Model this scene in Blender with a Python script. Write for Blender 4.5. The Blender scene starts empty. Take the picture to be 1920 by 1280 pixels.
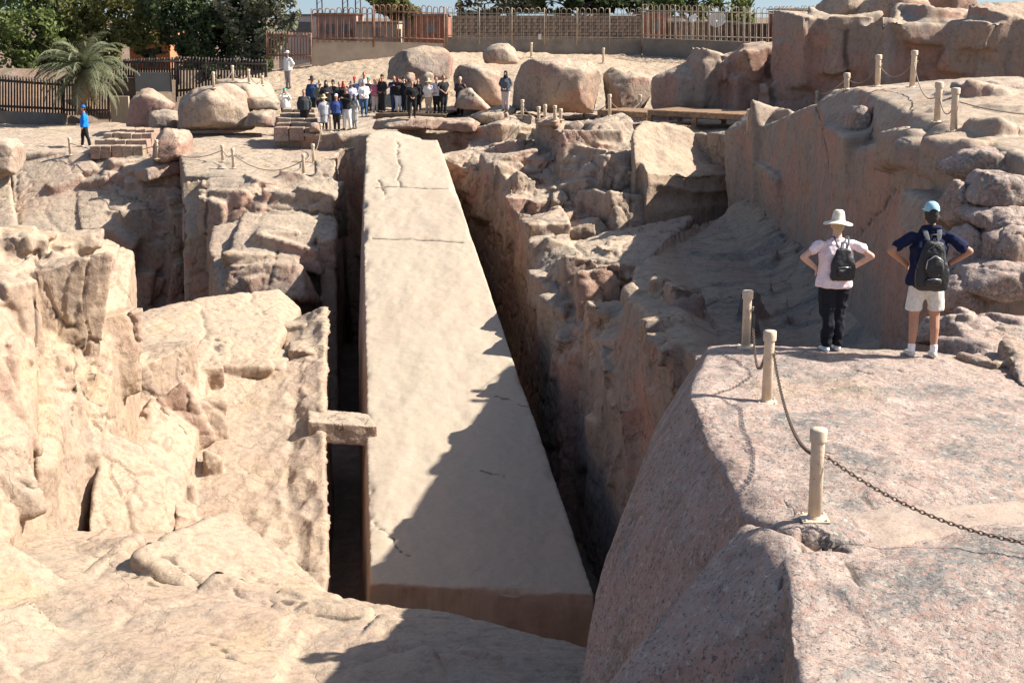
import bpy, bmesh, math, random, time
import numpy as np
from mathutils import Vector, Matrix, Euler
from mathutils.bvhtree import BVHTree
T0 = time.time()
random.seed(7); np.random.seed(7)
sc = bpy.context.scene
COL = sc.collection

# ------------------------------------------------------------------ camera, sky, sun, exposure
F = 2600.0                      # focal length in pixels of a 1920 wide picture
PITCH = math.atan(610 / F)
cam_d = bpy.data.cameras.new('camera'); cam = bpy.data.objects.new('camera', cam_d); COL.objects.link(cam)
cam_d.sensor_width = 36; cam_d.lens = 36 * F / 1920; cam_d.clip_start = .1; cam_d.clip_end = 3000
cam.location = (0, 0, 0); cam.rotation_euler = (math.pi/2 - PITCH, 0, 0)
sc.camera = cam
SUN_EL, SUN_A = math.radians(41), math.radians(1.5)
SUN = Vector((math.cos(SUN_EL)*math.cos(SUN_A), math.cos(SUN_EL)*math.sin(SUN_A), math.sin(SUN_EL)))
world = bpy.data.worlds.new('World'); sc.world = world; world.use_nodes = True
wn = world.node_tree.nodes; wl = world.node_tree.links
sky = wn.new('ShaderNodeTexSky'); sky.sky_type = 'NISHITA'; sky.sun_disc = False
sky.sun_elevation = SUN_EL; sky.sun_rotation = math.atan2(SUN.x, SUN.y)
sky.air_density = 1.0; sky.dust_density = 2.2; sky.ozone_density = 1.0
wtc = wn.new('ShaderNodeTexCoord'); wva = wn.new('ShaderNodeVectorMath'); wva.operation = 'ADD'; wva.inputs[1].default_value = (0, 0, .11)
wl.new(wtc.outputs['Generated'], wva.inputs[0]); wl.new(wva.outputs[0], sky.inputs['Vector'])
wl.new(sky.outputs[0], wn['Background'].inputs[0]); wn['Background'].inputs[1].default_value = .082
sun_d = bpy.data.lights.new('sun', 'SUN'); sun_d.energy = 5.0; sun_d.angle = math.radians(.53); sun_d.color = (1, .945, .86)
sun = bpy.data.objects.new('sun', sun_d); COL.objects.link(sun)
sun.rotation_euler = SUN.to_track_quat('Z', 'Y').to_euler()
sc.view_settings.view_transform = 'Standard'; sc.view_settings.look = 'None'
sc.view_settings.exposure = 1.06; sc.view_settings.gamma = 1; sc.view_settings.use_curve_mapping = False

CP, SP = math.cos(PITCH), math.sin(PITCH)
def ray(px, py):
    x = (px-960)/F; u = -(py-640)/F
    return Vector((x, CP+u*SP, -SP+u*CP))
def P(px, py, Y):
    d = ray(px, py); return d*(Y/d.y)
def proj(p):
    dep = p[1]*CP - p[2]*SP; up = p[1]*SP + p[2]*CP
    return 960+F*p[0]/dep, 640-F*up/dep, dep

# ------------------------------------------------------------------ noise in numpy
def _h(ix, iy, iz, s):
    n = (ix*374761393 + iy*668265263 + iz*2147483647 + s*1274126177) & 0xffffffff
    n = ((n ^ (n >> 13))*1274126177) & 0xffffffff
    n = ((n ^ (n >> 15))*2246822519) & 0xffffffff
    return ((n ^ (n >> 16)) & 0xffffff)/float(0xffffff)
def vnoise(p, s=0):
    i = np.floor(p).astype(np.int64); f = p-i; f = f*f*f*(f*(f*6-15)+10)
    r = 0
    for dx in (0, 1):
        wx = f[:, 0] if dx else 1-f[:, 0]
        for dy in (0, 1):
            wy = f[:, 1] if dy else 1-f[:, 1]
            for dz in (0, 1):
                wz = f[:, 2] if dz else 1-f[:, 2]
                r = r + wx*wy*wz*_h(i[:, 0]+dx, i[:, 1]+dy, i[:, 2]+dz, s)
    return r*2-1
def fbm(p, s=0, o=4, g=.5):
    r = 0; a = 1
    for k in range(o):
        r = r + a*vnoise(p*(2.03**k)+k*17.3, s+k*11); a *= g
    return r
def cells(p, s=0):
    i = np.floor(p).astype(np.int64); n = len(p)
    f1 = np.full(n, 9.); f2 = np.full(n, 9.); c = np.zeros((n, 3)); sd = np.zeros((n, 3))
    for dx in (-1, 0, 1):
        for dy in (-1, 0, 1):
            for dz in (-1, 0, 1):
                q = i+np.array([dx, dy, dz])
                o = np.stack([_h(q[:, 0], q[:, 1], q[:, 2], s+k) for k in (1, 2, 3)], 1)*.9+.05+q
                d = ((o-p)**2).sum(1)
                m = d < f1
                f2 = np.where(m, f1, np.minimum(f2, d)); f1 = np.where(m, d, f1)
                sd[m] = o[m]; c[m] = q[m]
    c = c.astype(np.int64)
    rv = np.stack([_h(c[:, 0], c[:, 1], c[:, 2], s+k) for k in (21, 22, 23, 24)], 1)*2-1
    return np.sqrt(f1), np.sqrt(f2), sd, rv

def facets(p, s=0, B=1.1, C=.45):
    """continuous creased surface made of slightly bulged planes; also the gap to the second plane"""
    i = np.floor(p).astype(np.int64); n = len(p)
    h1 = np.full(n, -9.); h2 = np.full(n, -9.); rr = np.zeros(n)
    for dx in (-1, 0, 1):
        for dy in (-1, 0, 1):
            for dz in (-1, 0, 1):
                q = i+np.array([dx, dy, dz])
                r = [_h(q[:, 0], q[:, 1], q[:, 2], s+k) for k in range(1, 8)]
                e = p-(q+.1+.8*np.stack(r[:3], 1))
                h = .35*r[3]+B*(e[:, 0]*(r[4]-.5)+e[:, 1]*(r[5]-.5)+e[:, 2]*(r[6]-.5))-C*(e*e).sum(1)
                m = h > h1
                h2 = np.where(m, h1, np.maximum(h2, h)); h1 = np.where(m, h, h1); rr = np.where(m, r[3], rr)
    return h1, h1-h2, rr

# ------------------------------------------------------------------ object bookkeeping
def tag(o, label=None, cat=None, group=None, kind=None):
    if label: o['label'] = label
    if cat: o['category'] = cat
    if group: o['group'] = group
    if kind: o['kind'] = kind
    return o
def thing(name, label, cat, loc=(0, 0, 0), rz=0, group=None):
    o = bpy.data.objects.new(name, None); COL.objects.link(o); o.empty_display_size = .2
    o.location = loc; o.rotation_euler = (0, 0, rz)
    return tag(o, label, cat, group)
def link(name, me, mat=None, parent=None, loc=None, rz=None):
    o = bpy.data.objects.new(name, me); COL.objects.link(o)
    if mat is not None and not me.materials: me.materials.append(mat)
    if parent: o.parent = parent
    if loc is not None: o.location = loc
    if rz is not None: o.rotation_euler = (0, 0, rz)
    return o
def mesh_from(name, verts, faces, smooth=False):
    me = bpy.data.meshes.new(name); me.from_pydata([tuple(v) for v in verts], [], faces); me.update()
    if smooth: me.polygons.foreach_set('use_smooth', [True]*len(me.polygons))
    return me
class MB:
    """collects boxes, bars, tubes, lathes into one mesh"""
    def __init__(s): s.v = []; s.f = []; s.sm = []
    def add(s, v, f, smooth=False):
        b = len(s.v); s.v += [tuple(x) for x in v]; s.f += [tuple(i+b for i in q) for q in f]; s.sm += [smooth]*len(f); return s
    def box(s, c, d, rot=None, jit=0):
        M = rot.to_matrix() if rot is not None else None; v = []
        for z in (-1, 1):
            for y in (-1, 1):
                for x in (-1, 1):
                    q = Vector((x*d[0]/2, y*d[1]/2, z*d[2]/2))
                    if jit: q += Vector([random.uniform(-jit, jit) for _ in 'xyz'])
                    if M: q = M @ q
                    v.append(Vector(c)+q)
        return s.add(v, [(0, 2, 3, 1), (4, 5, 7, 6), (0, 1, 5, 4), (2, 6, 7, 3), (0, 4, 6, 2), (1, 3, 7, 5)])
    def tube(s, pts, r, n=8, caps=True):
        pts = [Vector(p) for p in pts]; rs = r if isinstance(r, (list, tuple)) else [r]*len(pts); v = []
        up = None
        for k, p in enumerate(pts):
            t = (pts[min(k+1, len(pts)-1)]-pts[max(k-1, 0)]).normalized()
            if up is None:
                up = Vector((0, 0, 1)) if abs(t.z) < .9 else Vector((0, 1, 0))
            a = t.cross(up).normalized(); up = a.cross(t).normalized()
            v += [p+(a*math.cos(2*math.pi*j/n)+up*math.sin(2*math.pi*j/n))*rs[k] for j in range(n)]
        f = [(k*n+j, k*n+(j+1) % n, (k+1)*n+(j+1) % n, (k+1)*n+j) for k in range(len(pts)-1) for j in range(n)]
        s.add(v, f, True)
        if caps:
            b = len(s.v)-len(v)
            s.f += [tuple(b+j for j in range(n))[::-1], tuple(b+len(v)-n+j for j in range(n))]; s.sm += [False, False]
        return s
    def lathe(s, prof, n=20, c=(0, 0, 0)):
        v = [(c[0]+r*math.cos(2*math.pi*j/n), c[1]+r*math.sin(2*math.pi*j/n), c[2]+z) for r, z in prof for j in range(n)]
        f = [(k*n+j, k*n+(j+1) % n, (k+1)*n+(j+1) % n, (k+1)*n+j) for k in range(len(prof)-1) for j in range(n)]
        return s.add(v, f, True)
    def mesh(s, name):
        me = mesh_from(name, s.v, s.f); me.polygons.foreach_set('use_smooth', s.sm); return me
    def build(s, name, mat, parent=None, loc=None, rz=None):
        return link(name, s.mesh(name), mat, parent, loc, rz)

# ------------------------------------------------------------------ materials
def mat_base(name, rough=.8, spec=.25):
    m = bpy.data.materials.new(name); m.use_nodes = True; nt = m.node_tree
    b = nt.nodes['Principled BSDF']; b.inputs['Roughness'].default_value = rough
    b.inputs['Specular IOR Level'].default_value = spec
    return m, nt, b
class NT:
    def __init__(s, nt): s.nt = nt; s.tc = nt.nodes.new('ShaderNodeTexCoord')
    def noise(s, scale, detail=4, rough=.55, dist=0, vec=None):
        n = s.nt.nodes.new('ShaderNodeTexNoise'); n.inputs['Scale'].default_value = scale; n.inputs['Detail'].default_value = detail
        n.inputs['Roughness'].default_value = rough; n.inputs['Distortion'].default_value = dist
        s.nt.links.new(vec or s.tc.outputs['Object'], n.inputs['Vector']); return n.outputs['Fac']
    def mapping(s, scale):
        n = s.nt.nodes.new('ShaderNodeMapping'); n.inputs['Scale'].default_value = scale
        s.nt.links.new(s.tc.outputs['Object'], n.inputs['Vector']); return n.outputs[0]
    def voro(s, scale, feature='F1', vec=None, out='Distance'):
        n = s.nt.nodes.new('ShaderNodeTexVoronoi'); n.feature = feature; n.inputs['Scale'].default_value = scale
        s.nt.links.new(vec or s.tc.outputs['Object'], n.inputs['Vector']); return n.outputs[out]
    def ramp(s, fac, lo, hi, a=0., b=1.):
        n = s.nt.nodes.new('ShaderNodeMapRange'); n.interpolation_type = 'SMOOTHSTEP'
        n.inputs[1].default_value = lo; n.inputs[2].default_value = hi; n.inputs[3].default_value = a; n.inputs[4].default_value = b
        s.nt.links.new(fac, n.inputs[0]); return n.outputs[0]
    def mix(s, fac, a, b, mode='MIX'):
        n = s.nt.nodes.new('ShaderNodeMix'); n.data_type = 'RGBA'; n.blend_type = mode
        for k, v in ((0, fac), (6, a), (7, b)):
            if hasattr(v, 'is_output'): s.nt.links.new(v, n.inputs[k])
            else: n.inputs[k].default_value = v if k == 0 else (*v, 1)
        return n.outputs[2]
    def math(s, op, a, b=0.):
        n = s.nt.nodes.new('ShaderNodeMath'); n.operation = op
        for k, v in ((0, a), (1, b)):
            if hasattr(v, 'is_output'): s.nt.links.new(v, n.inputs[k])
            else: n.inputs[k].default_value = v
        return n.outputs[0]
    def bump(s, h, strength, dist, normal=None):
        n = s.nt.nodes.new('ShaderNodeBump'); n.inputs['Strength'].default_value = strength; n.inputs['Distance'].default_value = dist
        s.nt.links.new(h, n.inputs['Height'])
        if normal: s.nt.links.new(normal, n.inputs['Normal'])
        return n.outputs[0]
    def normal_z(s):
        g = s.nt.nodes.new('ShaderNodeNewGeometry'); x = s.nt.nodes.new('ShaderNodeSeparateXYZ')
        s.nt.links.new(g.outputs['Normal'], x.inputs[0]); return x.outputs[2]
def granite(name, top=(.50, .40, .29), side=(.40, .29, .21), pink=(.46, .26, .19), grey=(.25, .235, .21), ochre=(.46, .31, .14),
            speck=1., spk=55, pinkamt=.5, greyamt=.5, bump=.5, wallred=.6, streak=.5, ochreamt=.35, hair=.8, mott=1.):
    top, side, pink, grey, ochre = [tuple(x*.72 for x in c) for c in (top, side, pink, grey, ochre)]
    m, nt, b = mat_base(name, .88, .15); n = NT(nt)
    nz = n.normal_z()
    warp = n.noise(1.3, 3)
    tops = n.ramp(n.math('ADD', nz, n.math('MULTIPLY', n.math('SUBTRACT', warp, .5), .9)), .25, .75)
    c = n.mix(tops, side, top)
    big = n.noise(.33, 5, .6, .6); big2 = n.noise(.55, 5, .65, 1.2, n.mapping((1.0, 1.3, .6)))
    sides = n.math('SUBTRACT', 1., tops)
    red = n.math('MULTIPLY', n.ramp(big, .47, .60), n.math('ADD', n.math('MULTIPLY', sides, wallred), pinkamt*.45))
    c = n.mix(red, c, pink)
    c = n.mix(n.math('MULTIPLY', n.ramp(big2, .50, .66), greyamt), c, grey)
    och = n.noise(.42, 4, .6, .8, n.mapping((1.4, 1.1, .9)))
    c = n.mix(n.math('MULTIPLY', n.ramp(och, .55, .68), ochreamt), c, ochre)
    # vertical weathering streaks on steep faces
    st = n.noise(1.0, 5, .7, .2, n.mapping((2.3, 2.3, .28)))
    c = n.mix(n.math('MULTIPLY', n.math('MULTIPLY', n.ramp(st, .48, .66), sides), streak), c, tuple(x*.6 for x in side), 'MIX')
    # mid mottling
    mo = n.noise(3.1, 6, .7, .4)
    c = n.mix(n.ramp(mo, .3, .7, .0, .7*mott), c, n.mix(1., c, (1.22, 1.17, 1.10), 'MULTIPLY'))
    mo2 = n.noise(7.3, 5, .7)
    c = n.mix(n.ramp(mo2, .47, .66, 0., .75*mott), c, n.mix(1., c, (.70, .66, .64), 'MULTIPLY'))
    # crystals: dark mica and pale/pink feldspar grains
    g1 = n.noise(spk, 3, .75); g2 = n.noise(spk*.55, 3, .7); g3 = n.voro(spk*.8, out='Color')
    sx = nt.nodes.new('ShaderNodeSeparateColor'); nt.links.new(g3, sx.inputs[0])
    c = n.mix(n.ramp(g1, .55, .63, 0., .55*speck), c, (.09, .088, .085))
    c = n.mix(n.ramp(g2, .56, .66, 0., .38*speck), c, (.50, .44, .37))
    c = n.mix(n.ramp(sx.outputs[0], .72, .9, 0., .45*speck), c, (.385, .25, .20))
    wv = nt.nodes.new('ShaderNodeVectorMath'); wv.operation = 'MULTIPLY_ADD'
    wn_ = nt.nodes.new('ShaderNodeTexNoise'); wn_.inputs['Scale'].default_value = 1.6; wn_.inputs['Detail'].default_value = 6; nt.links.new(n.tc.outputs['Object'], wn_.inputs['Vector'])
    nt.links.new(wn_.outputs['Color'], wv.inputs[0]); wv.inputs[1].default_value = (.9, .9, .9); nt.links.new(n.mapping((1, 1, .6)), wv.inputs[2])
    ed = n.voro(.85, 'DISTANCE_TO_EDGE', wv.outputs[0]); ed2 = n.voro(2.6, 'DISTANCE_TO_EDGE', wv.outputs[0])
    msk = n.ramp(n.noise(.8, 3), .46, .58); msk2 = n.ramp(n.noise(1.1, 3, .5, .5), .50, .62)
    frac = n.math('MAXIMUM', n.math('MULTIPLY', n.ramp(ed, .0, .016, 1., 0.), msk), n.math('MULTIPLY', n.ramp(ed2, .0, .03, .8, 0.), msk2))
    c = n.mix(n.math('MULTIPLY', frac, hair), c, n.mix(1., c, (.42, .37, .34), 'MULTIPLY'))
    av = nt.nodes.new('ShaderNodeAttribute'); av.attribute_name = 'crk'
    c = n.mix(n.ramp(av.outputs['Fac'], .25, .85, 0, .8), c, (.085, .065, .05))
    nt.links.new(c, b.inputs['Base Color'])
    h = n.math('ADD', n.math('MULTIPLY', n.noise(4.5, 9, .66), .085), n.math('MULTIPLY', n.noise(spk*.6, 3, .7), .010))
    h = n.math('SUBTRACT', h, n.math('MULTIPLY', frac, .035*hair))
    nt.links.new(n.bump(h, bump, 1.), b.inputs['Normal'])
    return m
def plain(name, col, rough=.7, var=.15, scale=20, bump=0., spec=.3, metal=0.):
    m, nt, b = mat_base(name, rough, spec); n = NT(nt)
    b.inputs['Metallic'].default_value = metal
    c = n.mix(n.ramp(n.noise(scale, 5, .65), .3, .7), tuple(x*(1-var) for x in col), tuple(min(1, x*(1+var)) for x in col))
    nt.links.new(c, b.inputs['Base Color'])
    if bump: nt.links.new(n.bump(n.noise(scale*3, 4), bump, .02), b.inputs['Normal'])
    return m

# ------------------------------------------------------------------ rock builder
def hull_mesh(hulls):
    bm = bmesh.new()
    for h in hulls:
        vs = [bm.verts.new(v) for v in h]
        r = bmesh.ops.convex_hull(bm, input=vs)
        bad = [g for g in r['geom_interior'] if isinstance(g, bmesh.types.BMVert)] + [g for g in r['geom_unused'] if isinstance(g, bmesh.types.BMVert)]
        if bad: bmesh.ops.delete(bm, geom=list(set(bad)), context='VERTS')
    bmesh.ops.recalc_face_normals(bm, faces=bm.faces)
    me = bpy.data.meshes.new('tmp'); bm.to_mesh(me); bm.free(); return me
def voxelize(me, vox):
    o = bpy.data.objects.new('tmp', me); COL.objects.link(o)
    md = o.modifiers.new('r', 'REMESH'); md.mode = 'VOXEL'; md.voxel_size = vox; md.adaptivity = 0
    dg = bpy.context.evaluated_depsgraph_get(); dg.update()
    out = bpy.data.meshes.new_from_object(o.evaluated_get(dg), depsgraph=dg)
    bpy.data.objects.remove(o); bpy.data.meshes.remove(me); return out
def get_vn(me):
    n = len(me.vertices); v = np.empty(n*3, np.float32); me.vertices.foreach_get('co', v); v = v.reshape(-1, 3).astype(float)
    nn = np.empty(n*3, np.float32); me.vertex_normals.foreach_get('vector', nn); return v, nn.reshape(-1, 3).astype(float)
def laplace(me, v, it, k=.5):
    if not it: return v
    ne = len(me.edges); e = np.empty(ne*2, np.int32); me.edges.foreach_get('vertices', e); e = e.reshape(-1, 2)
    n = len(v); cnt = np.maximum(np.bincount(e.ravel(), minlength=n), 1)[:, None]
    for _ in range(it):
        a = np.stack([np.bincount(e[:, 0], v[e[:, 1], j], n)+np.bincount(e[:, 1], v[e[:, 0], j], n) for j in range(3)], 1)/cnt
        v = v+(a-v)*k
    return v
def set_v(me, v):
    me.vertices.foreach_set('co', v.astype(np.float32).ravel()); me.update()
def polyline_groove(v, line, w, jit=.06, seed=0):
    """0..1 closeness to a polyline"""
    q = v+np.stack([vnoise(v*3.1, seed+k)+.5*vnoise(v*9, seed+5+k) for k in range(3)], 1)*jit
    best = np.full(len(v), 9.)
    for a, b in zip(line[:-1], line[1:]):
        a = np.array(a); b = np.array(b); ab = b-a
        t = np.clip(((q-a)@ab)/max(ab@ab, 1e-9), 0, 1)
        d = np.sqrt(((q-(a+t[:, None]*ab))**2).sum(1)); best = np.minimum(best, d)
    return np.exp(-(best/w)**2)
STRUCT = []
def rock(name, hulls, mat, vox=.07, seed=0, smooth=2, big=.10, bigs=.5, facet=.10, fs=(1.3, .55), crackd=.06, fine=.015, cracks=(), mod=None,
         zcut=None, aniso=(1, 1, 1), step=.0, topflat=0., chip=0., chunks=(), parent=None, collide=True, kind='structure'):
    hulls = list(hulls)
    if chunks:
        hm = hull_mesh(hulls); cb = BVHTree.FromPolygons([v.co.copy() for v in hm.vertices], [tuple(q.vertices) for q in hm.polygons]); bpy.data.meshes.remove(hm)
        rc = random.Random(seed*13+1)
        for (n_, box, smin, smax, asp, sink, yaw) in chunks:
            for _ in range(n_):
                px, py = rc.uniform(box[0], box[2]), rc.uniform(box[1], box[3])
                loc, nr, _i, _d = cb.ray_cast(Vector((0, 0, 0)), ray(px, py).normalized())
                if loc is None: continue
                s_ = smin*(smax/smin)**(rc.random()**1.3); dm = [s_*a_*rc.uniform(.7, 1.3)*.5 for a_ in asp]
                M_ = Euler((rc.gauss(0, .13), rc.gauss(0, .13), yaw+rc.gauss(0, .22))).to_matrix(); pts = []
                for x in (-1, 1):
                    for y in (-1, 1):
                        for z in (-1, 1):
                            pts.append(loc-nr*min(dm)*sink+M_ @ Vector((x*dm[0]*rc.uniform(.62, 1.08), y*dm[1]*rc.uniform(.62, 1.08), z*dm[2]*rc.uniform(.62, 1.08))))
                hulls.append(pts)
    me = voxelize(hull_mesh(hulls), vox)
    v, nn = get_vn(me); v = laplace(me, v, smooth)
    dep = np.maximum(v[:, 1]*CP-v[:, 2]*SP, .5); ux = F*v[:, 0]/dep; uy = F*(v[:, 1]*SP+v[:, 2]*CP)/dep
    vis = (np.abs(ux) < 1350) & (np.abs(uy) < 1000) & (((nn*-v).sum(1)/np.linalg.norm(v, axis=1)) > -.5)
    an = np.array(aniso); v_, nn_ = v, nn; v = v[vis]
    dd = big*fbm(v*bigs, seed, 2)
    wv = v+.18*np.stack([vnoise(v*1.1, seed+60+k)+.4*vnoise(v*3.3, seed+70+k) for k in range(3)], 1)
    for k, cs in enumerate(fs):
        a = facet*(2.2 if k == 0 else 1.0)
        h, gap, rr = facets(wv*an/cs, seed+31*k)
        if k: a = a*np.clip(.55+1.1*vnoise(v*.45, seed+90), .08, 1.3)
        dd = dd + a*h
        if k == 0 and step: dd = dd + step*np.round(rr*2.4)
        if crackd:
            e = np.exp(-(gap*cs/(.03+vox*.5))**2)*(rr > (.5 if k == 0 else .8))
            dd = dd - e*crackd*(1. if k == 0 else .6)
    dd = dd + fine*(fbm(v*4.2, seed+3, 4) + .5*(1-2*np.abs(vnoise(v*9., seed+9))))
    if chip:
        c_ = facets(wv*2.1, seed+55)[0]; dd = dd - chip*np.clip(c_-.12, 0, 1)*(vnoise(v*.8, seed+56) > .05)
    v, nn = v_, nn_; d = np.zeros(len(v)); d[vis] = dd
    if cracks:
        ce = [0]*len(me.polygons); me.polygons.foreach_get('loop_start', ce)
        cl = [0]*len(me.loops); me.loops.foreach_get('vertex_index', cl); ce.append(len(cl))
        cb = BVHTree.FromPolygons([Vector(q) for q in v], [cl[a_:b_] for a_, b_ in zip(ce[:-1], ce[1:])])
        snapped = []
        for c in cracks:
            ln = []
            dn = []
            for a_, b_ in zip(c[0][:-1], c[0][1:]):
                a_ = Vector(a_); b_ = Vector(b_); m_ = max(1, int((b_-a_).length/.3)); dn += [a_.lerp(b_, i_/m_) for i_ in range(m_)]
            dn.append(Vector(c[0][-1]))
            for q in dn:
                h_ = cb.ray_cast(Vector((0, 0, 0)), Vector(q).normalized())[0]
                if h_ is not None: ln.append(tuple(h_))
            if len(ln) > 1: snapped.append((ln,)+tuple(c[1:]))
        cracks = snapped
    if topflat: d = d*(1-topflat*np.clip((nn[:, 2]-.5)/.35, 0, 1))
    crk = np.zeros(len(v))
    for c in cracks:
        sel = (v[:, 0] > min(q[0] for q in c[0])-.6) & (v[:, 0] < max(q[0] for q in c[0])+.6) & (v[:, 1] > min(q[1] for q in c[0])-.6) & (v[:, 1] < max(q[1] for q in c[0])+.6)
        wd_ = max(c[1], 1.1*vox); g_ = np.zeros(len(v)); g_[sel] = polyline_groove(v[sel], c[0], wd_, c[3] if len(c) > 3 else .06, seed)
        d = d - min(c[2], .8*wd_)*g_; crk = np.maximum(crk, g_)
    v2 = v+nn*d[:, None]
    if len(cracks):
        at_ = me.attributes.new('crk', 'FLOAT', 'POINT'); at_.data.foreach_set('value', crk.astype(np.float32))
    if mod is not None: v2 = mod(v2, nn, v)
    set_v(me, v2)
    if zcut is not None:
        bm = bmesh.new(); bm.from_mesh(me)
        bmesh.ops.delete(bm, geom=[x for x in bm.verts if x.co.z < zcut], context='VERTS'); bm.to_mesh(me); bm.free()
    me.polygons.foreach_set('use_smooth', [True]*len(me.polygons)); me.name = name
    o = link(name, me, mat, parent)
    if kind == 'structure' and not parent: o['kind'] = 'structure'
    if collide: STRUCT.append(o)
    return o
def drop(pts, z, out=0., to=None):
    """the points and the same ones dropped to height z, moved outward"""
    c = sum((Vector(p) for p in pts), Vector())/len(pts); r = [Vector(p) for p in pts]
    for p in list(r):
        d = Vector((p.x-c.x, p.y-c.y, 0)); d = d.normalized() if d.length > 0 else d
        r.append(Vector((p.x, p.y, z))+d*out)
    return r
def PX(*t): return [P(*q) for q in t]
def V3(*t): return [Vector(q) for q in t]
# ------------------------------------------------------------------ the quarry
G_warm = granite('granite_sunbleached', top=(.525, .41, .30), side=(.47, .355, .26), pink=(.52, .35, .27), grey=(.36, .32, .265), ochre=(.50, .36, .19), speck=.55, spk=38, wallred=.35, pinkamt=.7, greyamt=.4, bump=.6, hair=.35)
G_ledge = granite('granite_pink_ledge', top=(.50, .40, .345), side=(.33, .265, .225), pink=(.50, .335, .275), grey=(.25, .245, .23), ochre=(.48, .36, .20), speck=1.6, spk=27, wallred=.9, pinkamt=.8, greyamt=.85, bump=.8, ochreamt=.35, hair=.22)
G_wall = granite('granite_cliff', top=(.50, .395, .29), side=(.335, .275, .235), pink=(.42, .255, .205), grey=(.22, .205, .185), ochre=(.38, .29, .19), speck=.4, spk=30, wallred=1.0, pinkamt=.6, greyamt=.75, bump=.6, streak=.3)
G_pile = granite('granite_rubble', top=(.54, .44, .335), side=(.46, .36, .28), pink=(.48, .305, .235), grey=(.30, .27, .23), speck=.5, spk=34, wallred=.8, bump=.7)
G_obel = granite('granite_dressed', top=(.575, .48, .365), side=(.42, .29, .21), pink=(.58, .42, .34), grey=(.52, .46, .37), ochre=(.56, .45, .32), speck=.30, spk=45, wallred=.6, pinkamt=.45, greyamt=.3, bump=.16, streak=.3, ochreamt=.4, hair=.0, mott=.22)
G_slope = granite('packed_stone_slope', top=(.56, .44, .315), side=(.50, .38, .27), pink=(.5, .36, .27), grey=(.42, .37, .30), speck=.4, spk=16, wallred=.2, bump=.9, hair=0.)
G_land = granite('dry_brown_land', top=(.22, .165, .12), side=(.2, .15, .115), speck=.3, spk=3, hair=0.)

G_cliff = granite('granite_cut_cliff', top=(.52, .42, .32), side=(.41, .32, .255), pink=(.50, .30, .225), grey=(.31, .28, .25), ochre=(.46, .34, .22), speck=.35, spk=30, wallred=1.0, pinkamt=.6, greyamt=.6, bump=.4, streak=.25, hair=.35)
def D(r): return F/(54+.0565*(r-250))*.995
Z0 = -13.5
# obelisk
top = PX((693, 1093, D(1093)), (1113, 1113, D(1101)), (681, 400, D(400)), (864, 385, D(392)), (687, 256, D(256)), (820, 262, D(258)))
L = [top[0], top[2], top[4]]; R = [top[1], top[3], top[5]]
low = [p+Vector((-.22, -.12 if i == 0 else 0, -3.4)) for i, p in enumerate(L)] + [p+Vector((.15, -.12 if i == 0 else 0, -3.4)) for i, p in enumerate(R)]
def OP(px, py): return tuple(P(px, py, D(py)))
ocr = [([OP(742, 264), OP(749, 275), OP(744, 290), OP(751, 310), OP(747, 335), OP(749, 352)], .035, .10, .05),
       ([OP(678, 355), OP(750, 352), OP(800, 354), OP(856, 356)], .035, .09, .03),
       ([OP(680, 449), OP(760, 447), OP(820, 451), OP(892, 456)], .035, .055, .03),
       ([OP(885, 733), OP(920, 741), OP(960, 752), OP(1018, 768)], .028, .05, .10),
       ([OP(698, 972), OP(712, 985), OP(735, 1010), OP(765, 1045)], .022, .04, .08),
       ([OP(708, 338), OP(716, 355), OP(726, 374)], .03, .05, .05),
       ([OP(905, 880), OP(945, 890)], .03, .02, .05)]
obelisk = thing('obelisk', 'giant unfinished granite obelisk lying in its trench, cracked near the tip', 'obelisk', (0, 0, 0))
def obmod(v, nn, v0):
    # shallow pounding hollows along the top and tool bands across the butt
    m = (nn[:, 2] > .6)
    v = v.copy()
    for ln_ in ([tuple(q) for q in (L[0], L[1], L[2])], [tuple(q) for q in (R[0], R[1], R[2])], [tuple(L[0]), tuple(R[0])]):
        e_ = polyline_groove(v0, ln_, .09, .03, 12); v[:, 2] -= e_*np.clip(vnoise(v0*1.1, 33)+.4*vnoise(v0*4, 34)-.15, 0, 1)*.13
    v[:, 2] += np.where(m, .020*fbm(v0*np.array([1.5, .9, 1.]), 77, 3)+.010*vnoise(v0*np.array([.6, 2.6, 1.]), 78)+.006*vnoise(v0*5., 79), 0)
    return v
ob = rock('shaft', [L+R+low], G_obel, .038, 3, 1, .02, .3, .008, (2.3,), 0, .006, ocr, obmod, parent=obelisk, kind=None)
# broken wedge at the tip
rock('tip_fragment', [drop(PX((690, 250, 48.6), (735, 247, 49.2), (790, 260, 48.5), (795, 268, 47.3), (690, 262, 47.5)), -6.2)], G_obel, .06, 8, 1, .03, .5, .05, (.9,), .03, .01, parent=obelisk, kind=None)
# bridging beam
A = PX((577, 766, 31.3), (690, 776, 31.0), (706, 800, 30.2), (579, 790, 30.2)); 
beam = rock('stone_beam', [[p for p in A]+[p+Vector((.02, -.04, -.46)) for p in A]], G_pile, .025, 5, 1, .012, 1.1, .012, (.5, .25), .0, .012, kind=None)
tag(beam, 'rough stone beam bridging the narrow trench left of the obelisk', 'stone beam')

# pit floor under everything
rock('pit_floor', [V3((-16, 20, -13.2), (14, 20, -13.2), (14, 52, -13.2), (-16, 52, -13.2), (-16, 20, -14), (14, 20, -14), (14, 52, -14), (-16, 52, -14))], G_wall, .25, 9, 1, .2, .3, .1, (2,), .0)
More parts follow.
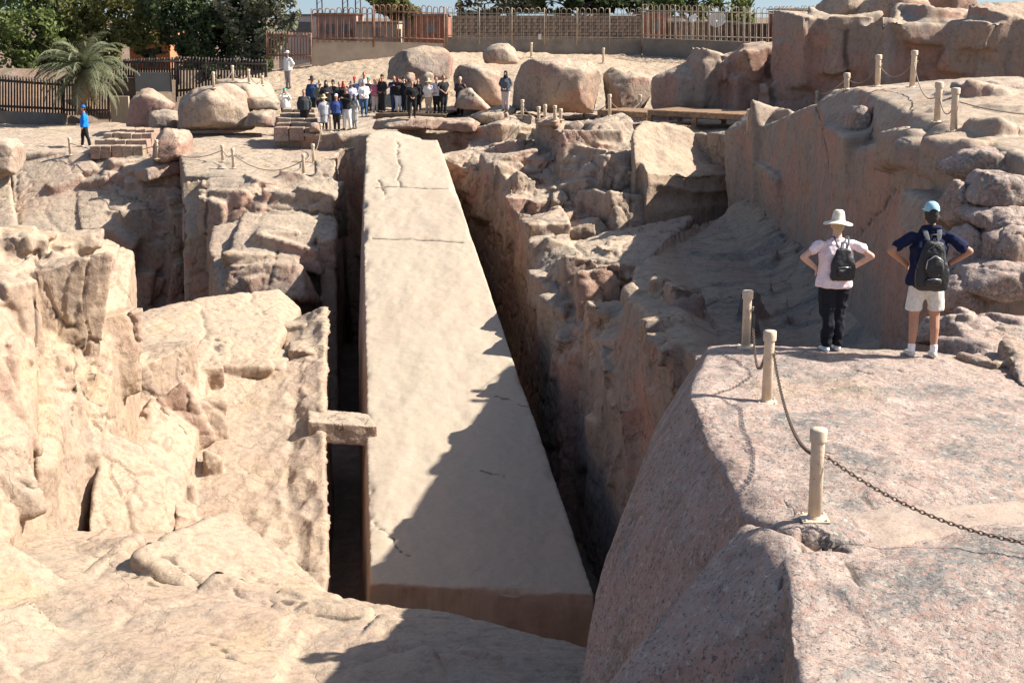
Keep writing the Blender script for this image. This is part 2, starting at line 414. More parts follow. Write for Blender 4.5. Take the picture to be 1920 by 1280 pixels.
# left bank beside the trench
bank = [
 drop(PX((611, 582, 36.2), (606, 800, D(800)), (612, 1113, D(1105)), (555, 596, 36.6), (520, 700, 33.6), (480, 1090, 26.0)), Z0, .05),
 drop(PX((520, 690, 33.8), (590, 760, 31.9), (590, 1100, 25.6), (330, 1012, 26.8), (365, 780, 31.0), (450, 640, 35.0)), Z0),
 drop(PX((445, 660, 34.2), (590, 690, 33.4), (590, 768, 31.6), (450, 770, 31.4)), Z0),
 drop(PX((612, 581, 37.0), (612, 600, 35.8), (540, 596, 37.2), (530, 612, 36.0), (540, 700, 33.3), (606, 690, 33.6)), Z0),
]
def bankmod(v, nn, v0):
    f1, f2, sd, rv = cells(v0*np.array([1., .8, 1.])/np.array([.50, .50, .7]), 88)
    amp = np.clip((v0[:, 0]+5.9)/.8, 0, 1)*np.clip((-2.95-v0[:, 0]-.0*v0[:, 1])/.2+.0, .0, 1)
    up = nn[:, 2] > .35
    v = v.copy(); dent = .12*(np.clip(f1, 0, .62)/.62)**1.6
    v += nn*(np.where(up, dent*np.clip(amp, .15, 1), 0))[:, None]
    return v
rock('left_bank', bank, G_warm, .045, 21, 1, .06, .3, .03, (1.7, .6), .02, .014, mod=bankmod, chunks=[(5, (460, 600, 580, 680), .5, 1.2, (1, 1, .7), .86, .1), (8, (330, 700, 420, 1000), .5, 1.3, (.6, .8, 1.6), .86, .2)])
crest = [
 drop(PX((238, 592, 34.5), (335, 574, 35.4), (425, 555, 36.6), (520, 545, 38.0), (560, 580, 37.5), (520, 640, 34.6), (380, 770, 31.2), (335, 1000, 27.0), (238, 620, 33.2)), Z0),
 drop(PX((238, 590, 34.5), (236, 660, 31.8), (165, 1003, 24.9), (328, 1008, 26.4), (345, 760, 30.3), (400, 640, 33.0)), Z0),
 drop(PX((330, 700, 32.0), (362, 740, 30.8), (322, 1005, 26.3), (275, 760, 29.4)), Z0),
 drop(PX((440, 575, 37.2), (515, 552, 38.0), (520, 600, 36.3), (470, 650, 34.4), (425, 620, 35.2)), Z0),
]
ccr = [([P(275, 755, 29.5), P(312, 775, 29.6), P(340, 815, 28.9)], .05, .12, .12), ([P(338, 660, 32), P(345, 700, 31.2), P(350, 760, 30.3)], .05, .1, .12),
       ([P(190, 730, 29), P(240, 800, 27.9), P(262, 850, 27.1), P(300, 885, 26.8)], .05, .10, .12),
       ([P(385, 700, 32.8), P(410, 660, 33.6), P(415, 620, 34.8)], .05, .08, .12)]
rock('stepped_slope', crest, G_warm, .042, 25, 1, .10, .3, .06, (2.4, .9), .05, .016, cracks=ccr, chunks=[(7, (240, 600, 520, 760), .9, 2.0, (1.3, 1.2, .6), .97, .25), (4, (200, 700, 380, 900), .9, 1.8, (.8, 1.1, 1.6), 1.0, .3), (6, (250, 600, 420, 900), .2, .5, (1, 1, .8), .75, .3)])
left = [
 drop(PX((-60, 424, 27.5), (0, 424, 28.0), (90, 436, 29.0), (200, 448, 30.5), (248, 474, 30.2), (236, 590, 28.3), (150, 1002, 24.2), (-60, 1060, 20.8)), Z0, .05),
 drop(PX((-60, 545, 24.6), (0, 545, 24.8), (72, 470, 27.2), (68, 690, 24.7), (20, 1010, 21.3), (-60, 1030, 20.2)), Z0),
 drop(PX((75, 470, 28.0), (110, 478, 28.0), (135, 690, 25.9), (100, 880, 23.7), (70, 880, 23.3)), Z0),
 drop(PX((150, 560, 28.2), (205, 560, 28.6), (215, 700, 26.9), (185, 850, 25.2), (140, 850, 25.0)), Z0),
 drop(PX((205, 810, 26.0), (262, 836, 26.2), (290, 900, 25.6), (318, 998, 24.8), (165, 1000, 23.9), (178, 900, 24.8)), Z0),
 drop(PX((-60, 470, 27.0), (20, 430, 29.0), (35, 500, 27.2), (0, 560, 25.6), (-60, 560, 25.4)), Z0),
]
lcr = [([P(55, 560, 26), P(90, 580, 26.5), P(130, 620, 26.6), P(175, 680, 26.6)], .06, .2, .14), ([P(70, 470, 27.4), P(70, 690, 25), P(58, 900, 22.8)], .05, .22, .05),
       ([P(140, 570, 27.5), P(145, 700, 26), P(140, 800, 25)], .05, .12, .08), ([P(28, 900, 22.3), P(55, 920, 22.5), P(80, 945, 22.6)], .04, .12, .08),
       ([P(130, 690, 26.2), P(190, 760, 26.3), P(225, 800, 26.2)], .05, .2, .1)]
rock('left_rock_face', left, G_warm, .042, 33, 1, .08, .3, .05, (2.3, .8), .07, .016, cracks=lcr, aniso=(1.2, 1, .55), chunks=[(5, (0, 580, 230, 780), 1.2, 2.6, (.9, 1.3, 1.5), 1.1, .7), (3, (0, 800, 140, 980), 1.2, 2.4, (.9, 1.3, 1.6), 1.4, .7), (8, (0, 430, 200, 462), .5, 1.2, (1.5, 1.2, .4), .8, .3), (9, (0, 480, 220, 760), .25, .6, (1, .9, 1), .7, .4)])
# foreground floor
fl = [
 drop(PX((-120, 1400, 13.2), (1180, 1400, 12.6), (604, 1112, 19.4), (700, 1133, 18.9), (790, 1150, 18.4), (882, 1172, 17.9), (1000, 1214, 17.0), (1100, 1222, 16.7)), Z0, .1),
 drop(PX((-120, 1400, 13.2), (-120, 1080, 19.5), (20, 1010, 22), (150, 1004, 23.9), (350, 1006, 24.2), (500, 1085, 21.8), (604, 1112, 19.4), (500, 1300, 14.2)), Z0),
 drop(PX((150, 1006, 25.0), (350, 1008, 26.6), (470, 1052, 25.4), (560, 1090, 24.6), (590, 1108, 22.0), (500, 1100, 20.5), (300, 1060, 21.5)), Z0, .0),
]
fcr = [([P(205, 1073, 19.9), P(250, 1088, 19.6), P(300, 1108, 19.2)], .035, .07, .08), ([P(300, 1052, 20.6), P(340, 1075, 20.3), P(378, 1104, 19.9)], .03, .06, .08),
       ([P(415, 1102, 19.9), P(440, 1110, 19.8), P(452, 1126, 19.6)], .05, .1, .06), ([P(600, 1155, 18.8), P(640, 1164, 18.7), P(670, 1163, 18.8)], .03, .06, .05),
       ([P(510, 1130, 19.3), P(560, 1150, 19), P(590, 1156, 18.8)], .04, .06, .1), ([P(398, 1205, 17.2), P(430, 1235, 16.6), P(490, 1250, 16.3)], .03, .05, .08),
       ([P(640, 1128, 20.4), P(655, 1136, 20.0)], .05, .1, .05)]
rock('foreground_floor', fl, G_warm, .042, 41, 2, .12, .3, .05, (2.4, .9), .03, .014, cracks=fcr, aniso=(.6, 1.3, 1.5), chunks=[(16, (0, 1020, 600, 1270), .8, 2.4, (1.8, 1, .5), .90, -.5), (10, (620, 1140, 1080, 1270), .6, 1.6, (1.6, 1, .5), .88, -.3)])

# near right ledge
led = [
 drop(PX((1332, 655, 16.6), (1560, 656, 16.4), (1830, 668, 16.3), (2100, 690, 16.3), (2100, 1000, 9.8), (1480, 1010, 9.9), (1395, 965, 10.6), (1378, 830, 12.3), (1292, 752, 13.5)), -4.15),
 PX((1332, 655, 16.6), (1830, 668, 16.3), (1480, 1010, 9.95), (1395, 965, 10.7), (1292, 752, 13.6)) + PX((1246, 830, 13.5), (1182, 925, 13.2), (1112, 1105, 12.6), (1074, 1290, 12.0), (1045, 1500, 11.4)) + V3((1.9, 16.8, -9), (1.9, 16.8, -5), (.45, 9, -9), (6, 17.5, -9), (7, 9, -9)) ,
 V3((2.5, 16.7, -4.3), (2.75, 20.4, -5.0), (8, 20.4, -5.0), (8, 16.7, -4.35), (2.4, 16.7, -9), (2.7, 20.4, -9), (8, 20.4, -9), (8, 16.7, -9)),  # unseen lower step behind the ledge, added to cast shadow on the foreground floor
 # block in front
 drop(PX((1480, 1062, 9.35), (1560, 1030, 9.75), (1640, 1060, 9.5), (1900, 1010, 9.95), (2100, 960, 10.3), (2100, 1500, 6.2), (1560, 1500, 6.4), (1500, 1300, 7.4)), -9, .25),
 PX((1400, 985, 10.3), (1480, 1020, 9.7), (1500, 1120, 8.9)) + V3((.55, 9.6, -5.2), (.2, 9.2, -9), (1.9, 7.6, -5.2), (2.0, 7.0, -9), (3, 10, -9), (3, 10, -4.6)),
]
lecr = [([P(1565, 690, 15.1), P(1598, 689, 15.2), P(1620, 698, 14.9), P(1636, 706, 14.7), P(1622, 724, 14.2)], .035, .09, .05),
        ([P(1680, 696, 14.9), P(1692, 704, 14.7)], .02, .05, .04),
        ([P(1465, 1115, 9.0), P(1490, 1050, 9.6), P(1515, 1022, 9.8)], .035, .22, .05),
        ([P(1620, 945, 10.7), P(1650, 965, 10.5), P(1660, 963, 10.5)], .03, .05, .05),
        ([P(1580, 1068, 9.4), P(1600, 1080, 9.3), P(1612, 1105, 9.1)], .02, .06, .04)]
def ledmod(v, nn, v0):
    v = v.copy()
    up = np.clip((nn[:, 2]-.3)/.4, 0, 1)
    # sandy trough between the ledge and the front block
    x, y = v0[:, 0], v0[:, 1]
    yc = 9.85+.28*(x-2.2)*.9
    t = np.exp(-((y-yc)/.55)**2)*np.clip((x-2.3)/.4, 0, 1)
    v[:, 2] -= up*t*.10
    # socket hole
    hx = np.exp(-((np.maximum(np.abs(x-2.28)-.13, 0))/.05)**2-((np.maximum(np.abs(y-9.62)-.06, 0))/.05)**2)
    v[:, 2] -= up*hx*.17
    v[:, 2] += up*.03*fbm(v0*1.6, 5, 4)
    return v
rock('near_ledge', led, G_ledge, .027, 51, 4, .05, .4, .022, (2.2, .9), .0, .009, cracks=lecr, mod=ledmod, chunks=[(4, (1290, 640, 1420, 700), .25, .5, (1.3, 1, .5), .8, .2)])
rst = [
 drop(PX((1770, 590, 18.2), (1860, 585, 18.4), (2050, 600, 18.4), (2080, 700, 16), (1900, 760, 14.6), (1852, 668, 16.2), (1800, 620, 17.2)), -5, .1),
 drop(PX((1880, 640, 16.2), (2050, 660, 16), (2100, 800, 13.6), (1915, 720, 14.8)), -5, .1),
]
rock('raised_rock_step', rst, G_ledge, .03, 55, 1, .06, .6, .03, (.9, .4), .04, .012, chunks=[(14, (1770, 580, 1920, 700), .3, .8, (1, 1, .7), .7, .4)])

# shaded bowl with its shelf
shf = [
 drop(PX((1282, 650, 25.3), (1240, 600, 27.5), (1178, 556, 30.0), (1196, 500, 33.), (1260, 440, 36.5), (1380, 395, 40), (1560, 440, 38.5)) + V3((10.5, 38, -6.2), (10.5, 22, -6.2), (4.2, 21, -6.3)), Z0, .02),
 drop(PX((1178, 556, 30), (1240, 600, 27.5), (1282, 650, 25.3), (1104, 780, 30.6), (1172, 900, 28.0), (1240, 1010, 25.6)), Z0, .02),
 drop(PX((1098, 636, 31.8), (1155, 606, 31.6), (1172, 690, 30.2), (1085, 715, 32.0)), Z0, .02),
 drop(PX((1175, 560, 29.6), (1205, 566, 29.0), (1222, 640, 28.2), (1190, 660, 28.8)), Z0, .0),
]
scr = [([P(1225, 545, 30.5), P(1240, 557, 30), P(1300, 552, 30.2), P(1345, 528, 31.5), P(1380, 522, 31.9), P(1430, 545, 30.7)], .06, .16, .1),
       ([P(1400, 385, 40), P(1440, 420, 38), P(1500, 470, 35), P(1560, 510, 32)], .12, .14, .3)]
def shfmod(v, nn, v0):
    v = v.copy(); x, y = v0[:, 0], v0[:, 1]
    up = np.clip((nn[:, 2]-.4)/.3, 0, 1)
    v[:, 2] += up*np.clip((x-6.3)/1.8, 0, 1)**2*.9
    v[:, 2] -= up*.45*np.clip((x-3.4)/.9, 0, 1)*(1-np.clip((x-6)/1.2, 0, 1))
    v[:, 2] += up*.5*np.clip((y-35)/5, 0, 1)*np.clip((x-3)/3, 0, 1)
    return v
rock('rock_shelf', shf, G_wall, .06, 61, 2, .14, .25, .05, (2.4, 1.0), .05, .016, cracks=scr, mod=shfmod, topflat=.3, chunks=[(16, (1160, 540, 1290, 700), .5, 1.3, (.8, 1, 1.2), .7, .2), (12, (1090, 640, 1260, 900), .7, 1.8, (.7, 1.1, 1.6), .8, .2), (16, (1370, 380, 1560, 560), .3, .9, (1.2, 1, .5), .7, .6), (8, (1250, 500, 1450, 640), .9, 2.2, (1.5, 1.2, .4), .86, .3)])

# big cliff on the right
clf = [
 drop(PX((1366, 262, 43), (1400, 256, 43), (1470, 252, 38), (1530, 196, 33.6), (1540, 205, 33.0)) + V3((12, 36, -2.0), (12, 43, -2.0)), -8, .02),
 drop(PX((1531, 190, 33.2), (1560, 170, 33.4), (1612, 166, 31.6), (1638, 205, 29.6), (1600, 282, 28.6), (1560, 300, 29.6)) + V3((12, 33, -1.5), (12, 36, -1.5)), -9.5, .15),
 drop(PX((1596, 284, 28.6), (1650, 268, 27.0), (1720, 262, 25.2), (1782, 258, 23.4), (1792, 300, 22.6)) + V3((13, 24, -2.3), (13, 32, -1.8)), -9.5, .1),
 # upper terrace
 drop(PX((1612, 168, 31.4), (1712, 160, 31.0), (1790, 165, 29.), (1920, 175, 27.5), (2080, 190, 27), (2080, 260, 23), (1920, 300, 21.5), (1780, 250, 23.8), (1660, 262, 27)) , -4, .02),
 drop(PX((1840, 200, 26), (1920, 205, 25), (2080, 210, 25), (2080, 400, 20.5), (1920, 380, 21), (1780, 330, 23.6)), -8, .05),
 drop(PX((1810, 168, 29.5), (1870, 158, 29.8), (1930, 172, 28.8), (2080, 180, 28), (2080, 260, 27), (1900, 232, 27.5), (1830, 200, 28.6)), -4),
]
kcr = [([P(1528, 200, 33.2), P(1540, 260, 32.3), P(1553, 330, 31.6)], .07, .4, .04), ([P(1636, 205, 32), P(1638, 240, 31.5), P(1634, 262, 30.5)], .05, .25, .05),
       ([P(1700, 350, 27.8), P(1650, 400, 28.8), P(1610, 440, 29.5)], .04, .05, .1)]
def clfmod(v, nn, v0):
    v = v.copy()
    return v
rock('right_cliff', clf, G_cliff, .06, 71, 2, .12, .25, .035, (3.0, 1.2), .03, .014, cracks=kcr, chunks=[(14, (1600, 170, 1900, 300), .5, 1.4, (1.2, 1, .6), .7, .4), (4, (1380, 280, 1700, 420), 1.4, 2.8, (.6, 1.6, 1.6), 1.0, .1), (12, (1780, 280, 1920, 560), .5, 1.2, (1, 1, .8), .5, .3)])

# middle rock mass between obelisk and bowl
smooth_block = [
 drop(PX((1186, 246, 42.4), (1204, 228, 43.2), (1236, 224, 43.8), (1300, 232, 44.2), (1364, 256, 44.6), (1370, 306, 43.4), (1290, 306, 42.2), (1188, 306, 41.2)), Z0, .02),
 drop(PX((1200, 300, 41.6), (1290, 302, 42.2), (1369, 302, 43.2), (1370, 322, 42.4), (1290, 326, 41.2), (1212, 322, 40.4)), Z0, .12),
]
mid = [
 drop(PX((1190, 248, 45.6), (1366, 254, 44.0), (1480, 252, 41.0)) + V3((10, 52, -3.5), (3, 52, -3.7)), -8),
 drop(PX((1110, 240, 46), (1190, 238, 45.5), (1190, 300, 43), (1182, 400, 41.0), (1100, 400, 41.6), (1060, 320, 44)), Z0, .02),
 drop(PX((1020, 300, 46), (1060, 250, 48), (1130, 236, 48.5), (1130, 300, 45), (1100, 400, 42), (1030, 440, 41), (1010, 400, 42.5)), Z0, .05),
 drop(PX((868, 308, 47.5), (880, 262, 50), (940, 236, 51.5), (1050, 236, 51), (1050, 290, 47), (1000, 400, 43), (960, 390, 43.2), (905, 330, 46)), Z0, .02),
 drop(PX((1008, 466, 38.6), (1100, 452, 39.4), (1225, 425, 40.4), (1300, 405, 41), (1250, 470, 38), (1200, 498, 35.6), (1110, 486, 36.4), (1050, 480, 37.4)), Z0, .02),
 drop(PX((960, 392, 43.2), (1010, 466, 38.6), (1050, 522, 36.6), (1042, 600, 34.4), (1050, 690, 33.0), (1108, 640, 32.6), (1122, 560, 34.4), (1110, 486, 36.4)), Z0, .25),
 drop(PX((1120, 560, 34.0), (1200, 560, 32.0), (1180, 640, 30.2), (1105, 640, 31.4)), Z0, .05),
]
mcr = [([P(1048, 480, 36), P(1090, 495, 35.4), P(1180, 520, 34)], .04, .08, .1), ([P(985, 400, 43), P(1010, 330, 45), P(1060, 270, 47)], .07, .2, .15),
       ([P(1190, 240, 43.5), P(1182, 300, 43), P(1185, 350, 41.8), P(1178, 420, 40.4)], .06, .25, .08)]
def midmod(v, nn, v0):
    v = v.copy(); x, y, z = v0.T
    m = np.clip((x-3.05)/.25, 0, 1)*(nn[:, 1] < -.2)*(z > -5.4)
    # scalloped quarrying hollows on the smooth face
    s = np.sin((z*4.6)+.6*vnoise(v0*.9, 4))+.5*vnoise(v0*np.array([.9, .5, 3.5]), 12)
    v[:, 1] += m*.12*s; v[:, 2] += m*.06*s
    return v
def smmod(v, nn, v0):
    v = v.copy(); x, y, z = v0.T; w = z*4.2+1.1*vnoise(v0*np.array([.5, .5, .8]), 4)+.25*x
    m = np.clip((x-3.9)/.5, 0, 1)*np.clip((z+5.6)/.4, 0, 1)
    sc_ = (np.abs(np.sin(w*.5+.3)))**.7
    v += nn*(m*(-.20*sc_+.05*vnoise(v0*2.5, 12)))[:, None]
    return v
rock('smooth_quarried_block', smooth_block, G_warm, .05, 83, 6, .05, .4, .01, (1.4,), .0, .010, mod=smmod)
def smmod(v, nn, v0):
    v = v.copy(); x, y, z = v0.T; w = z*4.2+1.1*vnoise(v0*np.array([.5, .5, .8]), 4)+.25*x
    m = np.clip((x-3.9)/.5, 0, 1)*np.clip((z+5.6)/.4, 0, 1)
    sc_ = (np.abs(np.sin(w*.5+.3)))**.7
    v += nn*(m*(-.20*sc_+.05*vnoise(v0*2.5, 12)))[:, None]
    return v
rock('smooth_quarried_block', smooth_block, G_warm, .05, 83, 2, .08, .4, .02, (1.4,), .02, .012, mod=smmod)
rock('middle_rock', mid, G_pile, .052, 81, 1, .08, .3, .05, (1.5, .6), .06, .018, cracks=mcr, mod=None, chunks=[(34, (880, 236, 1188, 330), .7, 2.5, (1, 1, .8), .6, .5), (32, (980, 300, 1190, 460), .6, 2.3, (1, 1, .9), .58, .6), (22, (880, 300, 1010, 480), .6, 1.8, (.7, 1.1, 1.5), .75, .2), (18, (1010, 440, 1200, 560), .4, 1.2, (1.1, 1, .8), .7, .3), (14, (1010, 520, 1120, 700), .7, 1.8, (.7, 1, 1.6), .8, .2), (10, (1200, 400, 1300, 460), .4, 1., (1.2, 1, .5), .7, .3)])

# left upper plaza and the walls below it
pz = [
 drop(PX((20, 280, 56), (160, 278, 57), (165, 290, 54.6), (190, 330, 53.4), (215, 440, 50.6), (22, 440, 50.6)), Z0, .02),
 drop(PX((-60, 262, 60), (20, 280, 56), (165, 286, 56), (165, 262, 62), (-60, 250, 64)), Z0),
 drop(PX((-60, 300, 53), (18, 320, 52.4), (30, 440, 50), (-60, 440, 50)), Z0, .02),
 drop(PX((165, 280, 55.5), (240, 290, 54.4), (325, 300, 53.2), (334, 330, 53.0), (334, 440, 51.4), (250, 445, 51.2), (160, 440, 51.2), (160, 330, 53.6)), Z0, .02),
 drop(PX((150, 330, 53.4), (225, 350, 52.6), (290, 400, 51.6), (230, 430, 50.6), (150, 430, 50.6)), Z0, .02),
 drop(PX((592, 412, 44.4), (628, 398, 45.4), (628, 445, 42.4), (600, 452, 42.4)), Z0, .02),
 drop(PX((335, 250, 58), (640, 250, 58), (634, 285, 52), (620, 335, 46.6), (480, 338, 46.8), (400, 325, 47.8), (345, 330, 48)), Z0, .02),
 drop(PX((634, 264, 53), (686, 252, 53.6), (686, 272, 52.2), (634, 282, 52.0)), Z0, -1.2),
 drop(PX((340, 340, 47), (388, 335, 46.8), (395, 440, 45.2), (345, 450, 45.2)), Z0, .02),
 drop(PX((390, 332, 47), (486, 326, 46.6), (482, 345, 45.6), (478, 390, 44.8), (388, 385, 44.8)), Z0, .02),
 drop(PX((482, 338, 46.4), (600, 330, 46.4), (626, 330, 46), (620, 412, 44.4), (478, 390, 44.6)), Z0, .02),
 drop(PX((458, 400, 44.6), (470, 392, 45.2), (560, 394, 45.2), (594, 412, 44), (590, 440, 43.2), (545, 520, 41.6), (515, 548, 40.8), (430, 500, 42.0), (440, 440, 43.2)), Z0, .02),
 drop(PX((405, 425, 44.2), (455, 410, 44.4), (440, 500, 42.4), (418, 560, 41.2), (395, 470, 43)), Z0, .02),
 drop(PX((588, 300, 47.6), (630, 298, 47.6), (624, 400, 45.2), (598, 415, 44.6)), Z0, .02),
]
def pzmod(v, nn, v0):
    return v
pcr = [([P(337, 300, 50), P(343, 400, 45.5), P(350, 560, 40.5)], .12, .5, .1), ([P(388, 336, 46.8), P(388, 440, 44)], .06, .2, .05),
       ([P(30, 330, 50), P(35, 430, 47)], .06, .25, .1), ([P(440, 392, 44.2), P(560, 393, 44.2), P(620, 408, 43.4)], .07, .22, .12),
       ([P(505, 535, 38.8), P(515, 500, 39.8), P(522, 470, 40.4)], .06, .2, .06)]
rock('left_terrace', pz, G_pile, .065, 91, 1, .10, .3, .05, (2.2, .9), .07, .018, cracks=pcr, topflat=.5, chunks=[(17, (20, 290, 330, 440), .8, 2.8, (1, .9, 1), .88, .2), (12, (345, 335, 635, 400), .7, 1.9, (1.1, .9, .9), .8, .0), (6, (400, 400, 590, 540), .9, 2.0, (1.5, 1.1, .6), .97, .1), (14, (240, 400, 345, 560), .8, 1.8, (.7, 1, 1.5), .75, .3), (16, (165, 262, 620, 330), .5, 1.6, (1.4, 1.2, .35), .8, .4)])
# ground between the terrace and the far slope
far = [
 V3((-26, 55, -5.25), (-7, 55, -5.25), (-26, 70, -5.3), (-6, 66, -4.7), (-26, 55, -9), (-6, 55, -9), (-26, 70, -9), (-6, 66, -9)),
 V3((-9, 53.5, -4.35), (3, 53.5, -4.3), (5, 48, -3.9), (16, 46, -3.6), (20, 62, -3.4), (-9, 64, -4.0), (-9, 53.5, -9), (5, 47, -9), (16, 46, -9), (20, 62, -9), (-9, 64, -9)),
]
rock('upper_ground', far, G_pile, .12, 95, 1, .10, .3, .05, (2.4, 1.0), .05, .02, chunks=[(40, (330, 190, 1200, 262), .6, 1.8, (1.4, 1, .5), .7, .3)])
slope = [
 V3((-14.5, 64, -4.6), (0, 61, -4.2), (10, 58, -3.6), (24, 56, -3.2), (-14, 72.5, -2.9), (-7, 73.5, -1.95), (30, 73.5, -1.9), (-14.5, 64, -8), (30, 56, -8), (-14.5, 75, -8), (30, 75, -8), (30, 75, -1.9), (-7, 75, -1.95)),
]
rock('far_slope', slope, G_slope, .10, 97, 0, .12, .3, .028, (.42,), .035, .02)
bld = [
 drop(PX((1452, 82, 47), (1462, 56, 48), (1585, 38, 47), (1590, 60, 45)) + V3((14, 50, -.5)), -5, .1),
 drop(PX((1590, 62, 45), (1660, 45, 46), (1740, 25, 46), (1815, 22, 46), (1800, 60, 44)) + V3((18, 50, -.2)), -5, .1),
 drop(PX((1800, 60, 44), (1840, 30, 44), (1925, 4, 44), (2050, 4, 44), (2050, 60, 41)) + V3((20, 50, .4)), -5, .1),
 drop(PX((1228, 152, 50.2), (1290, 120, 50.4), (1380, 106, 49.8), (1462, 84, 48.6), (1462, 80, 53), (1300, 112, 54)), -5, .08),
]
bcr = [([P(1588, 60, 45), P(1590, 160, 44)], .12, .3, .06), ([P(1440, 120, 48), P(1450, 200, 46)], .15, .4, .1)]
rock('upper_cliff', bld, G_cliff, .09, 101, 1, .14, .3, .06, (2.8, 1.1), .08, .02, cracks=bcr, chunks=[(16, (1230, 100, 1470, 210), .8, 2.2, (1, 1, .9), .8, .3), (14, (1450, 20, 1920, 160), 1.2, 3.2, (1.2, 1, 1.3), .9, .1), (10, (1560, 30, 1900, 70), .8, 2., (1.3, 1, .6), .6, .1)])
# land out to the horizon
N = 90; xs = np.linspace(-1, 1, N); xs = np.sign(xs)*(np.abs(xs)**2.6)*900
ys = np.concatenate([np.linspace(-60, 110, 60), 110+np.linspace(.02, 1, 30)**2.4*1500])
vv = []; 
for y in ys:
    for x in xs:
        rim = max((abs(x-1)-17)/9, (y-66)/7, (6-y)/6); rim = min(max(rim, 0), 1); rim = rim*rim*(3-2*rim)
        z = -12.5+rim*(12.5-5.8 if x < -12 and y < 72 else 12.5-2.6)
        if y > 73: z = -1.95 if x > -12 else -5.6+min(1, (y-73)/30)*3.0
        vv.append((x, y, min(z, -1.95)))
ff = [(j*N+i, j*N+i+1, (j+1)*N+i+1, (j+1)*N+i) for j in range(len(ys)-1) for i in range(N-1)]
gr = link('ground', mesh_from('ground', vv, ff, True), G_land); gr['kind'] = 'structure'
print('structure', round(time.time()-T0, 1), sum(len(o.data.polygons) for o in STRUCT))
# ------------------------------------------------------------------ loose boulders
def ell(c, r, n=26):
    c = Vector(c); o = []
    for a in (-1, 0, 1):
        for b in (-1, 0, 1):
            for d in (-1, 0, 1):
                if a or b or d:
                    u = Vector((a, b, d)).normalized(); o.append(c+Vector((u.x*r[0], u.y*r[1], u.z*r[2])))
    return o
BSEED = [300]
def boulder(label, outline, Y, th=2., mat=None, group=None, vox=.07, name='boulder', facet=.09, big=.10, shrink=.72, lean=0., fs=(1.3, .5), dY=None):
    BSEED[0] += 7
    pts = [P(x, y, Y) for x, y in outline]
    c = sum(pts, Vector())/len(pts); h = []
    for q in pts:
        a = q.copy(); a.y += th*.28; k = a.y/q.y; h.append(Vector((q.x, a.y, q.z)))
        f = c+(q-c)*shrink*random.uniform(.72, 1.12); f.y = Y-.05+lean*(q.z-c.z)+random.uniform(0, .12)*th; h.append(f)
        b = c+(q-c)*.8; b.y = Y+th; h.append(b)
    bm = bmesh.new(); bmesh.ops.convex_hull(bm, input=[bm.verts.new(v) for v in h])
    bmesh.ops.delete(bm, geom=[v for v in bm.verts if not v.link_faces], context='VERTS')
    cc = c+Vector((0, th*.35, 0))
    for k in range(9):
        nr = Vector((random.uniform(-1, 1), random.uniform(-1.3, .5), random.uniform(-.5, 1))).normalized()
        sup = max((v.co-cc).dot(nr) for v in bm.verts)
        bmesh.ops.bisect_plane(bm, geom=bm.verts[:]+bm.edges[:]+bm.faces[:], plane_co=cc+nr*sup*random.uniform(.70, .90), plane_no=nr, clear_outer=True)
    h = [v.co.copy() for v in bm.verts]; bm.free()
    o = rock(name, [h], mat or G_pile, vox, BSEED[0], 0, big*.25, .5, facet*.22, fs, .03, .016, kind=None)
    tag(o, label, 'boulder', group); return o
G_far = G_pile
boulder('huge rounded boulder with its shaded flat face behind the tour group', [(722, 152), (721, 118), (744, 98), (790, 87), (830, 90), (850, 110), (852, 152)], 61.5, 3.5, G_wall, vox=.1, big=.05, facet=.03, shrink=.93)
boulder('pale rounded boulder sitting on the paved slope below the brick wall', [(895, 120), (903, 98), (925, 83), (955, 82), (968, 93), (974, 122)], 59.5, 2.2, G_pile, vox=.09)
boulder('broad pale boulder right behind the right end of the tour group', [(848, 200), (850, 128), (880, 120), (918, 130), (945, 140), (955, 205)], 57.5, 3, vox=.1)
boulder('big sunlit boulder with a yellowish vertical streak beside the lone woman', [(958, 215), (957, 132), (1000, 111), (1060, 110), (1120, 121), (1143, 160), (1138, 218)], 51.5, 4, vox=.09, big=.16)
boulder('brown wedge boulder leaning against the big sunlit boulder', [(1140, 215), (1134, 142), (1150, 127), (1200, 137), (1238, 152), (1215, 200), (1200, 218)], 52.5, 3, vox=.09)
boulder('small pale pointed rock left of the two in front of the shaded boulder', [(742, 172), (752, 150), (768, 132), (776, 134), (778, 172)], 60.2, .8, vox=.07)
boulder('small pale pointed rock right of the two in front of the shaded boulder', [(776, 170), (785, 150), (800, 135), (812, 140), (812, 172)], 60.0, .8, vox=.07)
boulder('low sloping rock at the feet of the man on the right end of the group', [(850, 205), (858, 172), (880, 165), (905, 190), (925, 212)], 56.0, 2, vox=.08)
for i, (o, Y, l) in enumerate([
    ([(868, 238), (872, 224), (900, 212), (950, 208), (958, 222), (930, 240)], 50.5, 'long low slab left of the lone woman in front of the boulders'),
    ([(905, 225), (915, 205), (955, 198), (975, 210), (965, 228)], 52.5, 'low ledge rock under the lone woman in the dark hood'),
    ([(690, 246), (700, 226), (780, 222), (850, 224), (862, 246)], 50.2, 'long rough kerb rock in front of the crowd, behind the obelisk tip'),
    ([(820, 246), (830, 228), (880, 224), (905, 236), (890, 252)], 49.4, 'rough low rock right of the obelisk tip'),
    ([(1000, 236), (1010, 226), (1045, 222), (1060, 230), (1050, 242)], 46.5, 'flat slab beside the cluster of four short posts')]):
    boulder(l, o, Y, 1.6, vox=.07)
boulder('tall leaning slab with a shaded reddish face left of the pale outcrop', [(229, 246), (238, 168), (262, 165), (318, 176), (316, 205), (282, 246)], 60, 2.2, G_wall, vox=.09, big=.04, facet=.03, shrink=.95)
boulder('small block at the foot of the tall leaning slab', [(272, 246), (276, 212), (300, 207), (325, 210), (330, 246)], 58.5, 1.5, G_pile, vox=.08)
